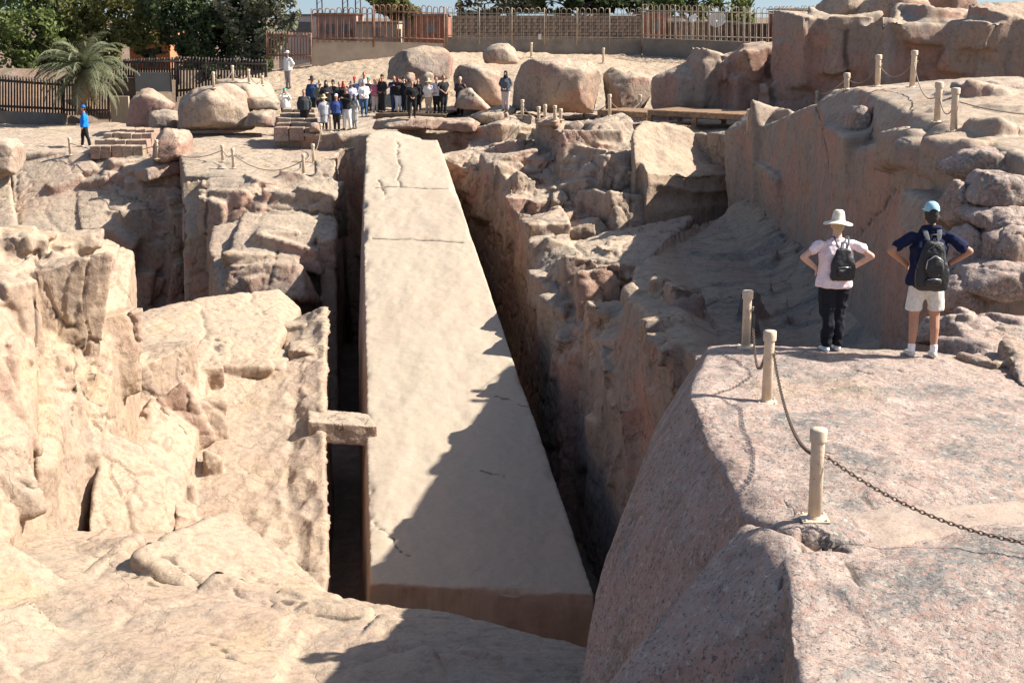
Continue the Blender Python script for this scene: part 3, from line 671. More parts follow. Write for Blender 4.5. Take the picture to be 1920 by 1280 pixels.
boulder('big pale outcrop under the highest posts on the left', [(316, 248), (324, 186), (352, 166), (420, 158), (448, 176), (455, 214), (470, 248)], 56.5, 3.4, vox=.09, big=.16, facet=.12)
boulder('wide rounded mound carrying the row of four posts at the top left', [(355, 196), (392, 153), (440, 151), (492, 168), (510, 185), (510, 205)], 59.5, 5, vox=.11)
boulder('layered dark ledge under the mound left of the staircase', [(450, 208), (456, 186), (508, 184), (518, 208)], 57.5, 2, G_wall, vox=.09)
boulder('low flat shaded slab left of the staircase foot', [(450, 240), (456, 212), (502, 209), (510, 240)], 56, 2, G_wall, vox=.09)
boulder('pale leaning block between the stone steps and the chained platform', [(272, 304), (282, 262), (300, 243), (336, 248), (346, 262), (340, 300), (305, 312)], 52.0, 2, vox=.08, facet=.12)
boulder('round pink rock at the very left edge above the sunlit face', [(-30, 300), (-20, 262), (0, 262), (18, 280), (20, 330), (-30, 345)], 50.5, 2, G_pile)
# boulders above the upper cliff
for o, Y, l in [([(1552, 38), (1560, 8), (1575, -12), (1625, -15), (1640, 5), (1612, 34), (1595, 42)], 48, 'tall boulder at the left end on top of the upper cliff'),
                ([(1592, 44), (1612, 30), (1640, 0), (1700, -18), (1760, -5), (1775, 22), (1700, 40), (1640, 52)], 47, 'largest rounded boulder on top of the upper cliff'),
                ([(1700, 26), (1720, -20), (1800, -30), (1850, -10), (1856, 18), (1800, 28)], 48.5, 'sunlit boulder at the right end on top of the upper cliff'),
                ([(1568, 62), (1580, 40), (1620, 32), (1652, 44), (1650, 64)], 45.2, 'flat pale rock capping the left shoulder of the upper cliff')]:
    boulder(l, o, Y, 3, G_pile, vox=.09, big=.16)
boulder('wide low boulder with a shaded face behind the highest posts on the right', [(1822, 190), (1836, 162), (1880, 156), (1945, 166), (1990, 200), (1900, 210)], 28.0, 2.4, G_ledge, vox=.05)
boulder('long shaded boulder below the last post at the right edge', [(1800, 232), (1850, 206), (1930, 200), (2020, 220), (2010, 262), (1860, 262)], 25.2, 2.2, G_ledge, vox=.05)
boulder('small jagged rock standing beside the cleft in the cliff top', [(1598, 282), (1606, 215), (1618, 200), (1640, 204), (1640, 272)], 28.9, 1.0, G_ledge, vox=.045)
for i, (o, Y, l) in enumerate([
    ([(1778, 330), (1790, 296), (1850, 282), (1960, 290), (1980, 330), (1830, 342)], 21.8, 'flat topped boulder at the top of the right hand pile'),
    ([(1834, 385), (1838, 345), (1862, 332), (1930, 334), (1985, 350), (1970, 392), (1862, 400)], 20.0, 'sunlit boulder with a pink broken corner in the right hand pile'),
    ([(1782, 420), (1796, 342), (1826, 345), (1846, 392), (1856, 430), (1826, 455)], 20.8, 'tall grey boulder on the left side of the right hand pile'),
    ([(1830, 420), (1852, 402), (1930, 392), (1980, 405), (1960, 446), (1868, 452)], 19.6, 'dark boulder under the sunlit one in the right hand pile'),
    ([(1866, 505), (1872, 455), (1922, 432), (1990, 440), (1990, 512)], 19.0, 'round brown boulder at the right edge low in the pile'),
    ([(1776, 530), (1800, 462), (1836, 428), (1868, 458), (1876, 512), (1826, 540)], 19.6, 'large pale grey leaning boulder low in the right hand pile'),
    ([(1812, 560), (1836, 516), (1900, 502), (1990, 506), (1990, 570), (1870, 580)], 18.4, 'broad sunlit boulder at the foot of the right hand pile'),
    ([(1768, 590), (1784, 548), (1812, 528), (1866, 556), (1880, 600)], 18.6, 'small shaded rock behind the man at the foot of the pile')]):
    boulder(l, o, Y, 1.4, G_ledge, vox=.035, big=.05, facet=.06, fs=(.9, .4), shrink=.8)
# rubble in the middle
for i, (o, Y, l) in enumerate([
    ([(1088, 275), (1094, 245), (1118, 232), (1150, 238), (1160, 262), (1130, 285)], 44.5, 'large grey boulder on top of the middle rubble'),
    ([(1052, 268), (1062, 236), (1086, 228), (1104, 244), (1090, 275)], 45.5, 'pale pointed boulder on the left crest of the middle rubble'),
    ([(1082, 350), (1088, 318), (1106, 306), (1136, 316), (1146, 346), (1120, 362)], 42.4, 'brown angular block half way up the middle rubble'),
    ([(1148, 360), (1152, 330), (1176, 318), (1190, 340), (1188, 368)], 41.8, 'small squared block beside the smooth quarried face'),
    ([(1030, 395), (1034, 366), (1056, 360), (1072, 380), (1060, 402)], 42.0, 'small block with a bright top low on the rubble'),
    ([(1020, 455), (1026, 436), (1060, 440), (1110, 420), (1152, 402), (1160, 430), (1120, 452), (1060, 462)], 40.2, 'long wedge boulder lying along the foot of the middle rubble'),
    ([(1024, 432), (1030, 396), (1050, 390), (1062, 412), (1058, 436)], 41.0, 'sunlit square boulder left of the long wedge boulder'),
    ([(1036, 570), (1042, 500), (1060, 490), (1098, 500), (1090, 530), (1064, 560)], 35.2, 'white broken rock with a hooked top above the dark trench')]):
    boulder(l, o, Y, 1.1, G_pile, vox=.045, big=.06, facet=.09, fs=(.8, .4), shrink=.8)

def build_bvh(objs):
    V = []; Fs = []
    for o in objs:
        me = o.data; n = len(me.vertices); v = np.empty(n*3, np.float32); me.vertices.foreach_get('co', v)
        b = len(V); V.extend(map(tuple, v.reshape(-1, 3)+np.array(o.matrix_world.translation)))
        ln = np.empty(len(me.loops), np.int32); me.loops.foreach_get('vertex_index', ln)
        st = np.empty(len(me.polygons), np.int32); me.polygons.foreach_get('loop_start', st)
        ln = (ln+b).tolist(); st = st.tolist()+[len(ln)]
        Fs.extend(ln[a:c] for a, c in zip(st[:-1], st[1:]))
    return BVHTree.FromPolygons(V, Fs)
bvh = build_bvh(STRUCT+[gr])
DECKS = []
# sand lying in the trough of the ledge
vs = []; nx, ny = 70, 26
for j in range(ny):
    for i in range(nx):
        u, w = i/(nx-1), j/(ny-1); x = 2.35+u*3.4; yc = 9.98+.24*(x-2.35); y = yc+(w-.5)*1.2*(.35+.4*u+.35*math.sin(u*9+1)*.5+.2)
        r0 = bvh.ray_cast(Vector((x, y, 0)), Vector((0, 0, -1)))[0]; vs.append([x, y, r0.z if r0 else -4])
zb_ = np.array([v[2] for v in vs]).reshape(ny, nx); zs = zb_.copy()
for _ in range(40):
    a_ = np.pad(zs, 1, 'edge'); zs = (a_[:-2, 1:-1]+a_[2:, 1:-1]+a_[1:-1, :-2]+a_[1:-1, 2:])/4
nz_ = .006*fbm(np.array(vs)*6, 5, 3).reshape(ny, nx)
wx = np.minimum(np.linspace(0, 1, nx)*6, 1)[None, :]*np.minimum(1, (1-np.abs(np.linspace(-1, 1, ny)))*2.2)[:, None]
zz_ = (zs+nz_+.018)*wx+(zb_-.05)*(1-wx)
for k, v in enumerate(vs): v[2] = float(zz_.ravel()[k])
M_sand = granite('drifted_sand', top=(.50, .40, .325), side=(.48, .37, .30), pink=(.50, .37, .31), grey=(.42, .36, .31), speck=.9, spk=60, hair=0., bump=.25)
sd_ = link('drifted_sand', mesh_from('sand', vs, [(j*nx+i, j*nx+i+1, (j+1)*nx+i+1, (j+1)*nx+i) for j in range(ny-1) for i in range(nx-1)], True), M_sand); sd_['kind'] = 'stuff'
def hit(px, py):
    d = ray(px, py).normalized(); best = bvh.ray_cast(Vector((0, 0, 0)), d)
    p, dist = best[0], best[3]
    for zt, x0, x1, y0, y1 in DECKS:
        t = zt/d.z; q = d*t
        if x0 < q.x < x1 and y0 < q.y < y1 and t < dist: p, dist = q, t
    return p
def height_at(p, ytop):
    """height of a vertical thing standing at p whose top shows at row ytop"""
    px, py, dep = proj(p)
    a = math.atan((ytop-640)/F)+PITCH
    return -math.tan(a)*p.y - p.z
print('boulders', round(time.time()-T0, 1))

# ------------------------------------------------------------------ posts and chains
M_post = plain('beige_paint', (.56, .45, .335), .55, .10, 9, .25, spec=.3)
_n = NT(M_post.node_tree); _b = M_post.node_tree.nodes['Principled BSDF']; _o = _b.inputs['Base Color'].links[0].from_socket
_c = _n.mix(_n.ramp(_n.noise(14, 6, .75), .60, .68, 0, .75), _o, (.16, .09, .05)); _c = _n.mix(_n.ramp(_n.noise(2.2, 4, .6, 0, _n.mapping((5, 5, 1))), .5, .7, 0, .4), _c, (.36, .28, .21))
M_post.node_tree.links.new(_c, _b.inputs['Base Color'])
M_iron = plain('old_iron', (.14, .10, .075), .6, .3, 60, metal=.5)
M_chainfar = plain('chain_paint', (.22, .17, .13), .7, .2, 30)
def bollard(px, yb, yt, label, group, r=None, p=None, H=None, plate=True):
    p = p if p is not None else hit(px, yb)
    H = H or height_at(p, yt)
    t = thing('bollard', label, 'post', p, 0, group); t.rotation_euler = (random.uniform(-.02, .02), random.uniform(-.02, .02), random.uniform(-.3, .3))
    r = .052 if r is None else r
    MB().lathe([(0, -.08), (r, -.08), (r, H-.09)], 20).build('pole', M_post, t)
    MB().lathe([(r, H-.1), (r*1.24, H-.1), (r*1.27, H-.092), (r*1.27, H-.012), (r*1.18, H), (r*.6, H+.006), (0, H+.008)], 20).build('cap', M_post, t)
    if plate:
        m = MB().box((0, 0, .004), (.21, .21, .012))
        for a in (-1, 1):
            for b in (-1, 1): m.lathe([(.012, .01), (.012, .022), (0, .024)], 6, (a*.08, b*.08, 0))
        m.lathe([(r*1.25, .008), (r*1.05, .03), (r, .032)], 16)
        m.build('base_plate', M_post, t)
    MB().tube([(r*.9, -.01, H*.72), (r*1.5, -.01, H*.72), (r*1.5, -.01, H*.68), (r*.9, -.01, H*.68)], .006, 5).build('chain_eye', M_post, t)
    return t, p, H
def cat_pts(a, b, sag, n=16):
    return [a.lerp(b, i/n)-Vector((0, 0, sag*4*(i/n)*(1-i/n))) for i in range(n+1)]
def chain(a, b, sag, label, group=None, near=False, r=.011):
    pts = cat_pts(a, b, sag, 60 if near else 14); m = MB()
    if near:
        L = [0]
        for p, q in zip(pts[:-1], pts[1:]): L.append(L[-1]+(q-p).length)
        pit = .036; n = int(L[-1]/pit)
        for k in range(n):
            s = (k+.5)*L[-1]/n; j = max(i for i in range(len(L)) if L[i] <= s); j = min(j, len(pts)-2)
            c = pts[j].lerp(pts[j+1], (s-L[j])/(L[j+1]-L[j])); t = (pts[j+1]-pts[j]).normalized()
            up = Vector((0, 0, 1)); s1 = t.cross(up).normalized(); s2 = s1.cross(t)
            w = (s1+s2).normalized() if k % 2 else (s1-s2).normalized()
            ring = [c+t*(.026*math.cos(u)*(1 if abs(math.cos(u)) > .3 else 1))+w*(.014*math.sin(u)) for u in [2*math.pi*i/10 for i in range(11)]]
            m.tube(ring, .0048, 5, False)
    else: m.tube(pts, r, 5)
    o = m.build('chain', M_iron if near else M_chainfar, None, None)
    return tag(o, label, 'chain', group)
def eye(t): return t[1]+Vector((0, 0, t[2]*.7))
GN = 'posts on the near ledge'
n1 = bollard(1527, 972, 803, 'nearest beige post, standing lowest on the pink ledge', GN)
n2 = bollard(1437, 754, 620, 'middle beige post of the three on the pink ledge', GN)
n3 = bollard(1398, 651, 545, 'farthest beige post at the back edge of the pink ledge', GN)
chain(eye(n3)+Vector((.06, 0, 0)), eye(n2)+Vector((-.02, .05, 0)), .42, 'rusty chain drooping over the ledge edge between the two farther ledge posts', 'chains on the near ledge', True)
chain(eye(n2)+Vector((.05, 0, 0)), eye(n1)+Vector((-.03, .06, 0)), .22, 'rusty chain hanging between the middle and the nearest ledge post', 'chains on the near ledge', True)
pe = hit(1915, 1005); pe = Vector((4.9, 8.2, pe.z-.05))
n0 = bollard(0, 0, 0, 'post just outside the right edge holding the long chain', GN, p=Vector((4.9, 8.6, n1[1].z)), H=n1[2])
chain(eye(n1)+Vector((.06, 0, 0)), eye(n0)+Vector((-.05, 0, 0)), .40, 'rusty chain sweeping from the nearest post out of the picture', 'chains on the near ledge', True)
def posts(lst, group, r=.05):
    return [bollard(x, yb, yt, l, group, r) for x, yb, yt, l in lst]
GR = 'posts on the upper right terrace'
ru = posts([(1532, 192, 170, 'short post at the left lip of the upper right terrace'), (1587, 168, 137, 'second post from the left on the upper right terrace'),
            (1645, 162, 103, 'tall post in front of the reddish shaded cliff'), (1710, 164, 95, 'tallest looking post on the crest of the upper right terrace'),
            (1757, 229, 154, 'left one of the pair of posts on the white stained rock'), (1788, 246, 165, 'right one of the pair of posts on the white stained rock')], GR, .06)
gc = 'chains on the upper right terrace'
for i, sg, l in [(0, .12, 'thin chain between the two leftmost upper terrace posts'), (1, .25, 'chain drooping left of the tall post before the cliff'), (2, .3, 'chain between the two tallest terrace posts'), (3, .35, 'chain dropping from the crest post to the pair'), (4, .28, 'short slack chain joining the pair of posts')]:
    chain(eye(ru[i]), eye(ru[i+1]), sg, l, gc, r=.011)
chain(eye(ru[5]), eye(ru[5])+Vector((3.2, -1.2, .15)), .28, 'chain running from the pair of posts to the right edge', gc)
GL = 'posts on the left terrace'
lp = posts([(132, 291, 258, 'post beside the man in blue at the far left'), (295, 298, 262, 'post by the pale leaning block'), (418, 303, 272, 'shorter of the two close posts mid terrace'),
            (438, 316, 278, 'taller of the two close posts mid terrace'), (569, 327, 289, 'post at the front right corner of the left terrace'), (588, 305, 270, 'post just behind the front right corner post'),
            (602, 264, 232, 'pale post below the crowd beside the trench rock'), (620, 248, 216, 'post in front of the man in white trousers'), (770, 221, 190, 'post standing before the crouched photographer')], GL, .055)
for a, b, sg, l in [(0, 1, .3, 'chain from the far left post to the pale block post'), (1, 2, .35, 'chain along the terrace edge in front of the pale rock'), (2, 3, .15, 'short chain between the two close posts'), (3, 4, .45, 'long drooping chain along the terrace front'), (4, 5, .2, 'short chain at the terrace corner'), (5, 6, .3, 'chain climbing toward the crowd')]:
    chain(eye(lp[a]), eye(lp[b]), sg, l, 'chains on the left terrace', r=.016)
GT = 'posts on the high left mound'
tp = posts([(401, 166, 135, 'leftmost post on the high left mound'), (437, 154, 123, 'highest post on the left mound'), (467, 156, 130, 'third post on the left mound'), (492, 160, 142, 'short post at the right end of the mound')], GT, .055)
for i, l in enumerate(['left chain on the high mound', 'middle chain on the high mound', 'right chain on the high mound']):
    chain(eye(tp[i]), eye(tp[i+1]), .3, l, 'chains on the high mound', r=.016)
GM = 'posts in front of the boulders'
mp = posts([(979, 222, 187, 'leftmost post in front of the sunlit boulder'), (1010, 236, 200, 'lower post left of the post cluster'), (1022, 222, 196, 'post behind in the cluster of four'), (1040, 228, 198, 'third post of the cluster before the sunlit boulder'),
            (1051, 225, 204, 'shortest post of the cluster'), (1095, 222, 183, 'post at the right foot of the sunlit boulder'), (1143, 218, 177, 'post at the left end of the wooden walkway'), (1199, 228, 178, 'tall post in front of the walkway beam'),
            (1403, 250, 205, 'post at the right end of the walkway, by the cliff')], GM, .055)
for a, b, l in [(0, 2, 'chain left of the cluster of posts'), (3, 5, 'chain across the foot of the sunlit boulder'), (5, 6, 'chain between boulder and walkway'), (6, 7, 'chain ahead of the walkway end')]:
    chain(eye(mp[a]), eye(mp[b]), .3, l, 'chains before the boulders', r=.016)
sp = posts([(996, 108, 80, 'tilted pale post on the paved slope'), (1131, 118, 90, 'thin pale post on the paved slope')], 'posts on the paved slope', .055)

# ------------------------------------------------------------------ walkways, steps
M_wood = plain('weathered_wood', (.25, .155, .09), .75, .35, 6, .4)
M_wood2 = plain('dark_wood', (.11, .075, .05), .8, .35, 6, .4)
def walkway(label, a, b, width, hgt, nleg, pw, mat):
    a = Vector(a); b = Vector(b); d = b-a; L = d.length; rz = math.atan2(d.y, d.x)
    t = thing('wooden_walkway', label, 'walkway', (a.x, a.y, a.z), rz)
    sl = d.z/math.hypot(d.x, d.y); Lh = math.hypot(d.x, d.y)
    def zz(x): return sl*x
    n = int(Lh/pw); me = None
    for i in range(n):
        x = (i+.5)*pw
        if me is None: me = MB().box((0, 0, 0), (pw*.94, width, .035)).mesh('plank'); me.materials.append(mat)
        o = link('plank', me, None, t, (x, width/2+.06, zz(x)+random.uniform(-.004, .004)))
    for y, nm in ((0.03, 'front_beam'), (width+.09, 'rear_beam')):
        MB().box((Lh/2, y, zz(Lh/2)-.075), (Lh, .06, .16), Euler((0, -math.atan(sl), 0))).build(nm, mat, t)
    for i in range(nleg):
        x = .08+(Lh-.16)*i/(nleg-1)
        for y in (.03, width+.09):
            MB().box((0, 0, -hgt/2), (.16, .09, hgt)).build('leg', mat, t, (x, y+(.0 if y < 1 else 0), zz(x)-.16))
    for i in range(nleg-1):
        x = .08+(Lh-.16)*(i+.5)/(nleg-1)
        MB().box((0, width/2, -.12), (.07, width, .10)).build('joist', mat, t, (x, .06, zz(x)-.03))
    return t
walkway('long raised wooden walkway under the shaded cliff', P(1214, 207, 45.4), P(1486, 221, 42.2), 1.8, .75, 4, .22, M_wood)
walkway('short lower section of the wooden walkway on the left', P(1120, 207, 47.5), P(1213, 212, 46.2), 1.5, .5, 3, .22, M_wood)
wa, wb = P(704, 214, 56.2), P(836, 216, 55.6)
walkway('dark low viewing platform under the feet of the tour group', wa, wb, 2.6, .35, 4, .2, M_wood2)
DECKS.append(((wa.z+wb.z)/2+.02, wa.x, wb.x, 55.3, 59))
M_step = G_pile
def stairs(name, label, x0, x1, rows, Y0, dY, mat, nblk, left=None):
    t = thing(name, label, 'steps', (0, 0, 0))
    for k, (yt, yb) in enumerate(rows):
        Y = Y0+dY*k
        xa = x0 if left is None else left[k][0]; xb = x1 if left is None else left[k][1]
        a = P(xa, yt, Y); b = P(xb, yt+1, Y); zb = P(xa, yb, Y).z-.3
        w = (b.x-a.x)/nblk
        for i in range(nblk):
            m = MB().box((a.x+w*(i+.5), Y+dY*.5+.3, (a.z+zb)/2+random.uniform(-.02, .02)), (w*.965, abs(dY)+.6+random.uniform(-.03, .03), a.z-zb), None, .02)
            o = m.build('stone_block', mat, t)
            bv = o.modifiers.new('b', 'BEVEL'); bv.width = .025; bv.segments = 2
    return t
stairs('stone_steps', 'three courses of squared stone steps beside the man in blue', 0, 0, [(273, 283), (262, 273), (250, 262), (243, 250)], 54.2, .55, G_pile, 5, [(168, 268), (176, 276), (192, 284), (207, 290)])
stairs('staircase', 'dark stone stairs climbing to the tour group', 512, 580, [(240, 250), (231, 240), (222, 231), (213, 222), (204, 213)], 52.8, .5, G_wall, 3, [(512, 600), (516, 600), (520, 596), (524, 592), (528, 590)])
boulder('small upright orange block at the foot of the stairs', [(580, 248), (582, 232), (596, 229), (600, 248)], 52.5, .5, G_pile, vox=.05, name='stone_block')

# ------------------------------------------------------------------ people
def blob(chains, vox, smooth=2, disp=0., seed=0, freq=9):
    H = []
    for ch in chains:
        if len(ch) == 1: H.append(ell(ch[0][:3], ch[0][3:]))
        for a, b in zip(ch[:-1], ch[1:]): H.append(ell(a[:3], a[3:])+ell(b[:3], b[3:]))
    me = voxelize(hull_mesh(H), vox); v, nn = get_vn(me); v = laplace(me, v, smooth)
    if disp: v = v+nn*(disp*(fbm(v*freq*np.array([1, 1, .7]), seed, 3)))[:, None]
    if disp > .01: v = v+nn*(disp*.9*(1-2*np.abs(vnoise(v*np.array([5, 5, 13.])+vnoise(v*4, 7)[:, None]*.8, seed+2))))[:, None]
    set_v(me, v); me.polygons.foreach_set('use_smooth', [True]*len(me.polygons)); return me
def N(x, y, z, r, ry=None, rz=None): return (x, y, z, r, ry or r, rz or r)
SK = {k: plain('skin_'+k, c, .55, .05, 30) for k, c in {'tan': (.42, .22, .14), 'fair': (.58, .36, .27), 'brown': (.20, .11, .07)}.items()}
CM = {}
def cloth(c):
    if c not in CM: CM[c] = plain('cloth_%d' % len(CM), c, .85, .12, 25, .15, .15)
    return CM[c]
POSES = {   # (elbow, wrist) for right (+x) arm then left, in body heights; facing +y
 'hips': ((.235, -.035, .70), (.125, .035, .60)),
 'down': ((.15, -.01, .645), (.155, .03, .50)),
 'folded': ((.15, .0, .66), (.04, .085, .66)),
 'camera': ((.13, .06, .70), (.035, .11, .85)),
 'front': ((.15, .0, .66), (.05, .09, .56)),
 'back': ((.16, -.05, .66), (.05, -.08, .55)),
 'phone': ((.15, .03, .67), (.04, .12, .72)),
}
def fingers(W, d, n, s, k):
    """palm and five bent fingers: W wrist, d pointing direction, n palm normal, s thumb side sign"""
    d = Vector(d).normalized(); n = Vector(n).normalized(); w = d.cross(n).normalized()*s; c = []
    W = Vector(W)
    pc = W+d*.045*k
    for u in (-.6, 0, .6): c.append([N(*(W+w*u*.018*k), .014*k), N(*(W+d*.085*k+w*u*.040*k), .0125*k)])
    for i, (u, L) in enumerate(((.036, .070), (.012, .080), (-.012, .074), (-.035, .058))):
        b = W+d*.085*k+w*u*k
        m = b+d*L*.5*k+n*.008*k; e = m+(d*.8+n*.6).normalized()*L*.5*k
        c.append([N(*(b-d*.02*k), .0095*k), N(*m, .0088*k), N(*e, .0075*k)])
    b = W+d*.02*k+w*.022*k; m = b+(d*.6+w*.8).normalized()*.045*k; e = m+(d*.9+w*.3).normalized()*.032*k
    c.append([N(*b, .013*k), N(*m, .011*k), N(*e, .009*k)])
    return c
def person(label, p, H, rz, top, bottom, skin='tan', pose='down', pose2=None, sleeve=1., hat=None, hatc=(.6, .5, .35), hair=(.03, .025, .02), legs='long', shoe=(.05, .05, .05),
           group=None, vox=.02, detail=False, stance=.05, step=0., coat=0., wide=1.22, longhair=False, sock=None):
    t = thing('person', label, 'person', p, rz, group)
    S = H; W_ = wide
    def n(x, y, z, r, ry=None, rz_=None): return (x*S, y*S, z*S, r*S, (ry or r)*S, (rz_ or r)*S)
    bodyc = [[n(0, 0, .50, .088*W_, .06*W_, .045), n(0, .0, .60, .078*W_, .056*W_, .04), n(0, 0, .72, .092*W_, .062, .05), n(0, -.006, .785, .080, .045, .03)],
             [n(0, -.008, .80, .045, .04, .03), n(0, 0, .85, .034, .034, .03), n(0, .006, .885, .030, .034, .02)],
             [n(0, .004, .93, .042, .052, .062), n(0, .016, .895, .032, .038, .028)], [n(0, .058, .918, .008, .012, .012)],
             [n(-.044, .0, .918, .006, .012, .018)], [n(.044, .0, .918, .006, .012, .018)]]
    topc = [[n(0, 0, (.485 if not coat else .46), .116*W_, .088*W_, .018), n(0, .0, .60, .102*W_, .078*W_, .04), n(0, -.004, .72, .110*W_, .078*W_, .05), n(0, -.008, .785, .090, .054, .03)], [n(-.06, -.01, .80, .03, .035, .022), n(0, -.012, .825, .036, .036, .018), n(.06, -.01, .80, .03, .035, .022)]]
    if coat: topc.append([n(0, 0, .52, .095*W_, .07*W_, .03), n(0, 0, coat, .105*W_, .08*W_, .02)])
    botc = [[n(0, -.004, .505, .096*W_, .068*W_, .035), n(0, -.004, .55, .088*W_, .062*W_, .02)]]
    shoec = []; sockc = []
    for s in (-1, 1):
        fy = step*s
        hip = (s*.046, -.004, .475); kn = (s*stance*1.02, fy*.6+.008, .275); ca = (s*stance*1.05, fy*.8-.008, .20); an = (s*stance*1.1, fy-.008, .045)
        bodyc += [[n(*hip, .054*W_), n(*kn, .033), n(*ca, .031), n(*an, .019)], [n(an[0], an[1], .03, .022, .028, .022), n(an[0]+s*.006, an[1]+.075, .016, .024, .026, .013)]]
        r1 = .008
        if legs == 'long':
            botc.append([n(hip[0], hip[1], hip[2], .064*W_), n(kn[0], kn[1], kn[2], .049), n(ca[0], ca[1], ca[2], .043), n(an[0], an[1], .052, .036, .040, .01)])
        else:
            botc.append([n(hip[0], hip[1], hip[2], .061*W_), n(s*(stance+.006), fy*.5+.004, .345, .056, .058, .03), n(s*(stance+.006), fy*.5+.004, .315, .058, .060, .008)])
        shoec.append([n(an[0], an[1]-.008, .024, .027, .032, .024), n(an[0]+s*.004, an[1]+.05, .020, .029, .03, .02), n(an[0]+s*.008, an[1]+.088, .014, .026, .022, .014)])
        sockc.append([n(an[0], an[1], .04, .024, .028, .01), n(an[0], an[1]-.002, .085, .025, .027, .012)])
        ps = POSES[pose2 if (pose2 and s < 0) else pose]
        sh = (s*.112*min(W_, 1.1), -.008, .785); el = (s*ps[0][0]*min(W_, 1.06), ps[0][1], ps[0][2]); wr = (s*ps[1][0], ps[1][1], ps[1][2])
        bodyc += [[n(*sh, .024), n(*el, .023), n(*[a*.45+b*.55 for a, b in zip(el, wr)], .021), n(*wr, .015, .015, .017)]]
        if detail:
            d = (-s*.30, .85, -.35) if pose == 'hips' else (0, 0, -1)
            bodyc += [[(a[0], a[1], a[2], a[3], a[4], a[5]) for a in c] for c in fingers([c*S for c in wr], d, (-s*.9, -.2, -.3), -s, 1.0)]
        else:
            dv = Vector(wr)-Vector(el); dv.normalize()
            bodyc.append([n(*wr, .016), n(*(Vector(wr)+dv*.045), .019, .014, .022), n(*(Vector(wr)+dv*.07), .011)])
        if sleeve > .9:
            topc.append([n(sh[0]*.85, sh[1], sh[2], .040), n(*el, .034), n(*[a*.08+b*.92 for a, b in zip(el, wr)], .024)])
        else:
            e2 = [a*(1-sleeve)+b*sleeve for a, b in zip(sh, el)]
            topc.append([n(sh[0]*.75, sh[1], sh[2]+.002, .031), n(*sh, .033), n(*e2, .037)])
        
    link('body', blob(bodyc, vox*.8 if detail else vox, 1 if detail else 1), SK[skin], t)
    dv = .013 if detail else .006
    o = link('trousers' if legs == 'long' else 'shorts', blob(botc, vox, 1, dv if legs == 'long' else dv*.55, 5, 8), cloth(bottom), t)
    o2 = link('coat' if coat else 'shirt', blob(topc, vox, 1, dv, 9, 8), cloth(top), t)
    for i, c in enumerate(shoec): link('shoe', blob([c], vox*.7, 1), cloth(shoe), t)
    if sock:
        for c in sockc: link('sock', blob([c], vox*.7, 1), cloth(sock), t)
    if hat == 'scarf':
        link('headscarf', blob([[n(0, -.004, .935, .052, .06, .066), n(0, -.01, .87, .05, .052, .03), n(0, -.005, .815, .075, .06, .02)]], vox, 2), cloth(hatc), t)
    else:
        hc = [[n(0, -.012, .938, .047, .052, .062), n(0, -.022, .90, .040, .036, .03)]]
        if longhair: hc.append([n(0, -.03, .90, .042, .03, .03), n(0, -.04, .80, .05, .02, .02)])
        link('hair', blob(hc, vox*.8, 2, .004 if detail else 0, 3, 30), cloth(hair), t)
    if hat in ('brim', 'cap', 'beanie'):
        if hat == 'brim':
            m = MB().lathe([(0, .085*S), (.022*S, .084*S), (.036*S, .074*S), (.043*S, .05*S), (.047*S, .012*S), (.052*S, .004*S), (.075*S, -.004*S), (.103*S, -.016*S), (.104*S, -.019*S), (.075*S, -.008*S), (.048*S, -.002*S)], 28)
            for i, v in enumerate(m.v):
                m.v[i] = (v[0], v[1]*1.06, v[2]+.006*S*math.sin(3*math.atan2(v[1], v[0])+1)*(math.hypot(v[0], v[1])/(.1*S))**2)
            h = m.build('sun_hat', cloth(hatc), t, (0, -.006*S, .948*S)); h.rotation_euler = (-.08, .05, 0)
            if detail: MB().lathe([(.0475*S, .002*S), (.049*S, .01*S), (.0475*S, .021*S), (.046*S, .021*S)], 28).build('hat_band', cloth(tuple(x*.85 for x in hatc)), h)
        else:
            m = MB().lathe([(0, .052*S), (.018*S, .050*S), (.034*S, .040*S), (.045*S, .02*S), (.049*S, -.004*S), (.0485*S, -.008*S)], 24)
            m.v = [(a, b*1.15, c) for a, b, c in m.v]
            h = m.build('cap' if hat == 'cap' else 'beanie', cloth(hatc), t, (0, -.002*S, .962*S))
            if hat == 'cap':
                q = MB(); vs = []
                for k in range(9):
                    a = math.pi*(k/8)
                    vs += [(.045*S*math.cos(a), .05*S*math.sin(a)*.9, 0), (.047*S*math.cos(a), (.045+.06*math.sin(a))*S*1.05 if 0 < k < 8 else .05*S*math.sin(a), -.008*S*math.sin(a))]
                q.add(vs, [(2*k, 2*k+1, 2*k+3, 2*k+2) for k in range(8)]); q.build('visor', cloth(hatc), h, (0, 0, -.004*S))
    return t
def wperson(px, yf, yt, label, rz=math.pi, **k):
    p = hit(px, yf); p = Vector((p.x, p.y, p.z)); H = height_at(p, yt)
    hat = k.get('hat'); H = H/(1.03 if hat == 'brim' else 1.01)
    H = min(max(H, 1.35), 2.0)
    if yf < 222 and 560 < px < 870: k_ = 1+random.uniform(-.005, .006); p = Vector((p.x*k_+random.uniform(-.12, .12), p.y*k_, p.z))
    return person(label, p, H, rz+random.uniform(-.7, .7), group=GC, **k), p, H
PI = math.pi
BLK = (.022, .022, .024); NAVY = (.025, .035, .08); WHT = (.72, .70, .68); GRY = (.30, .30, .30)
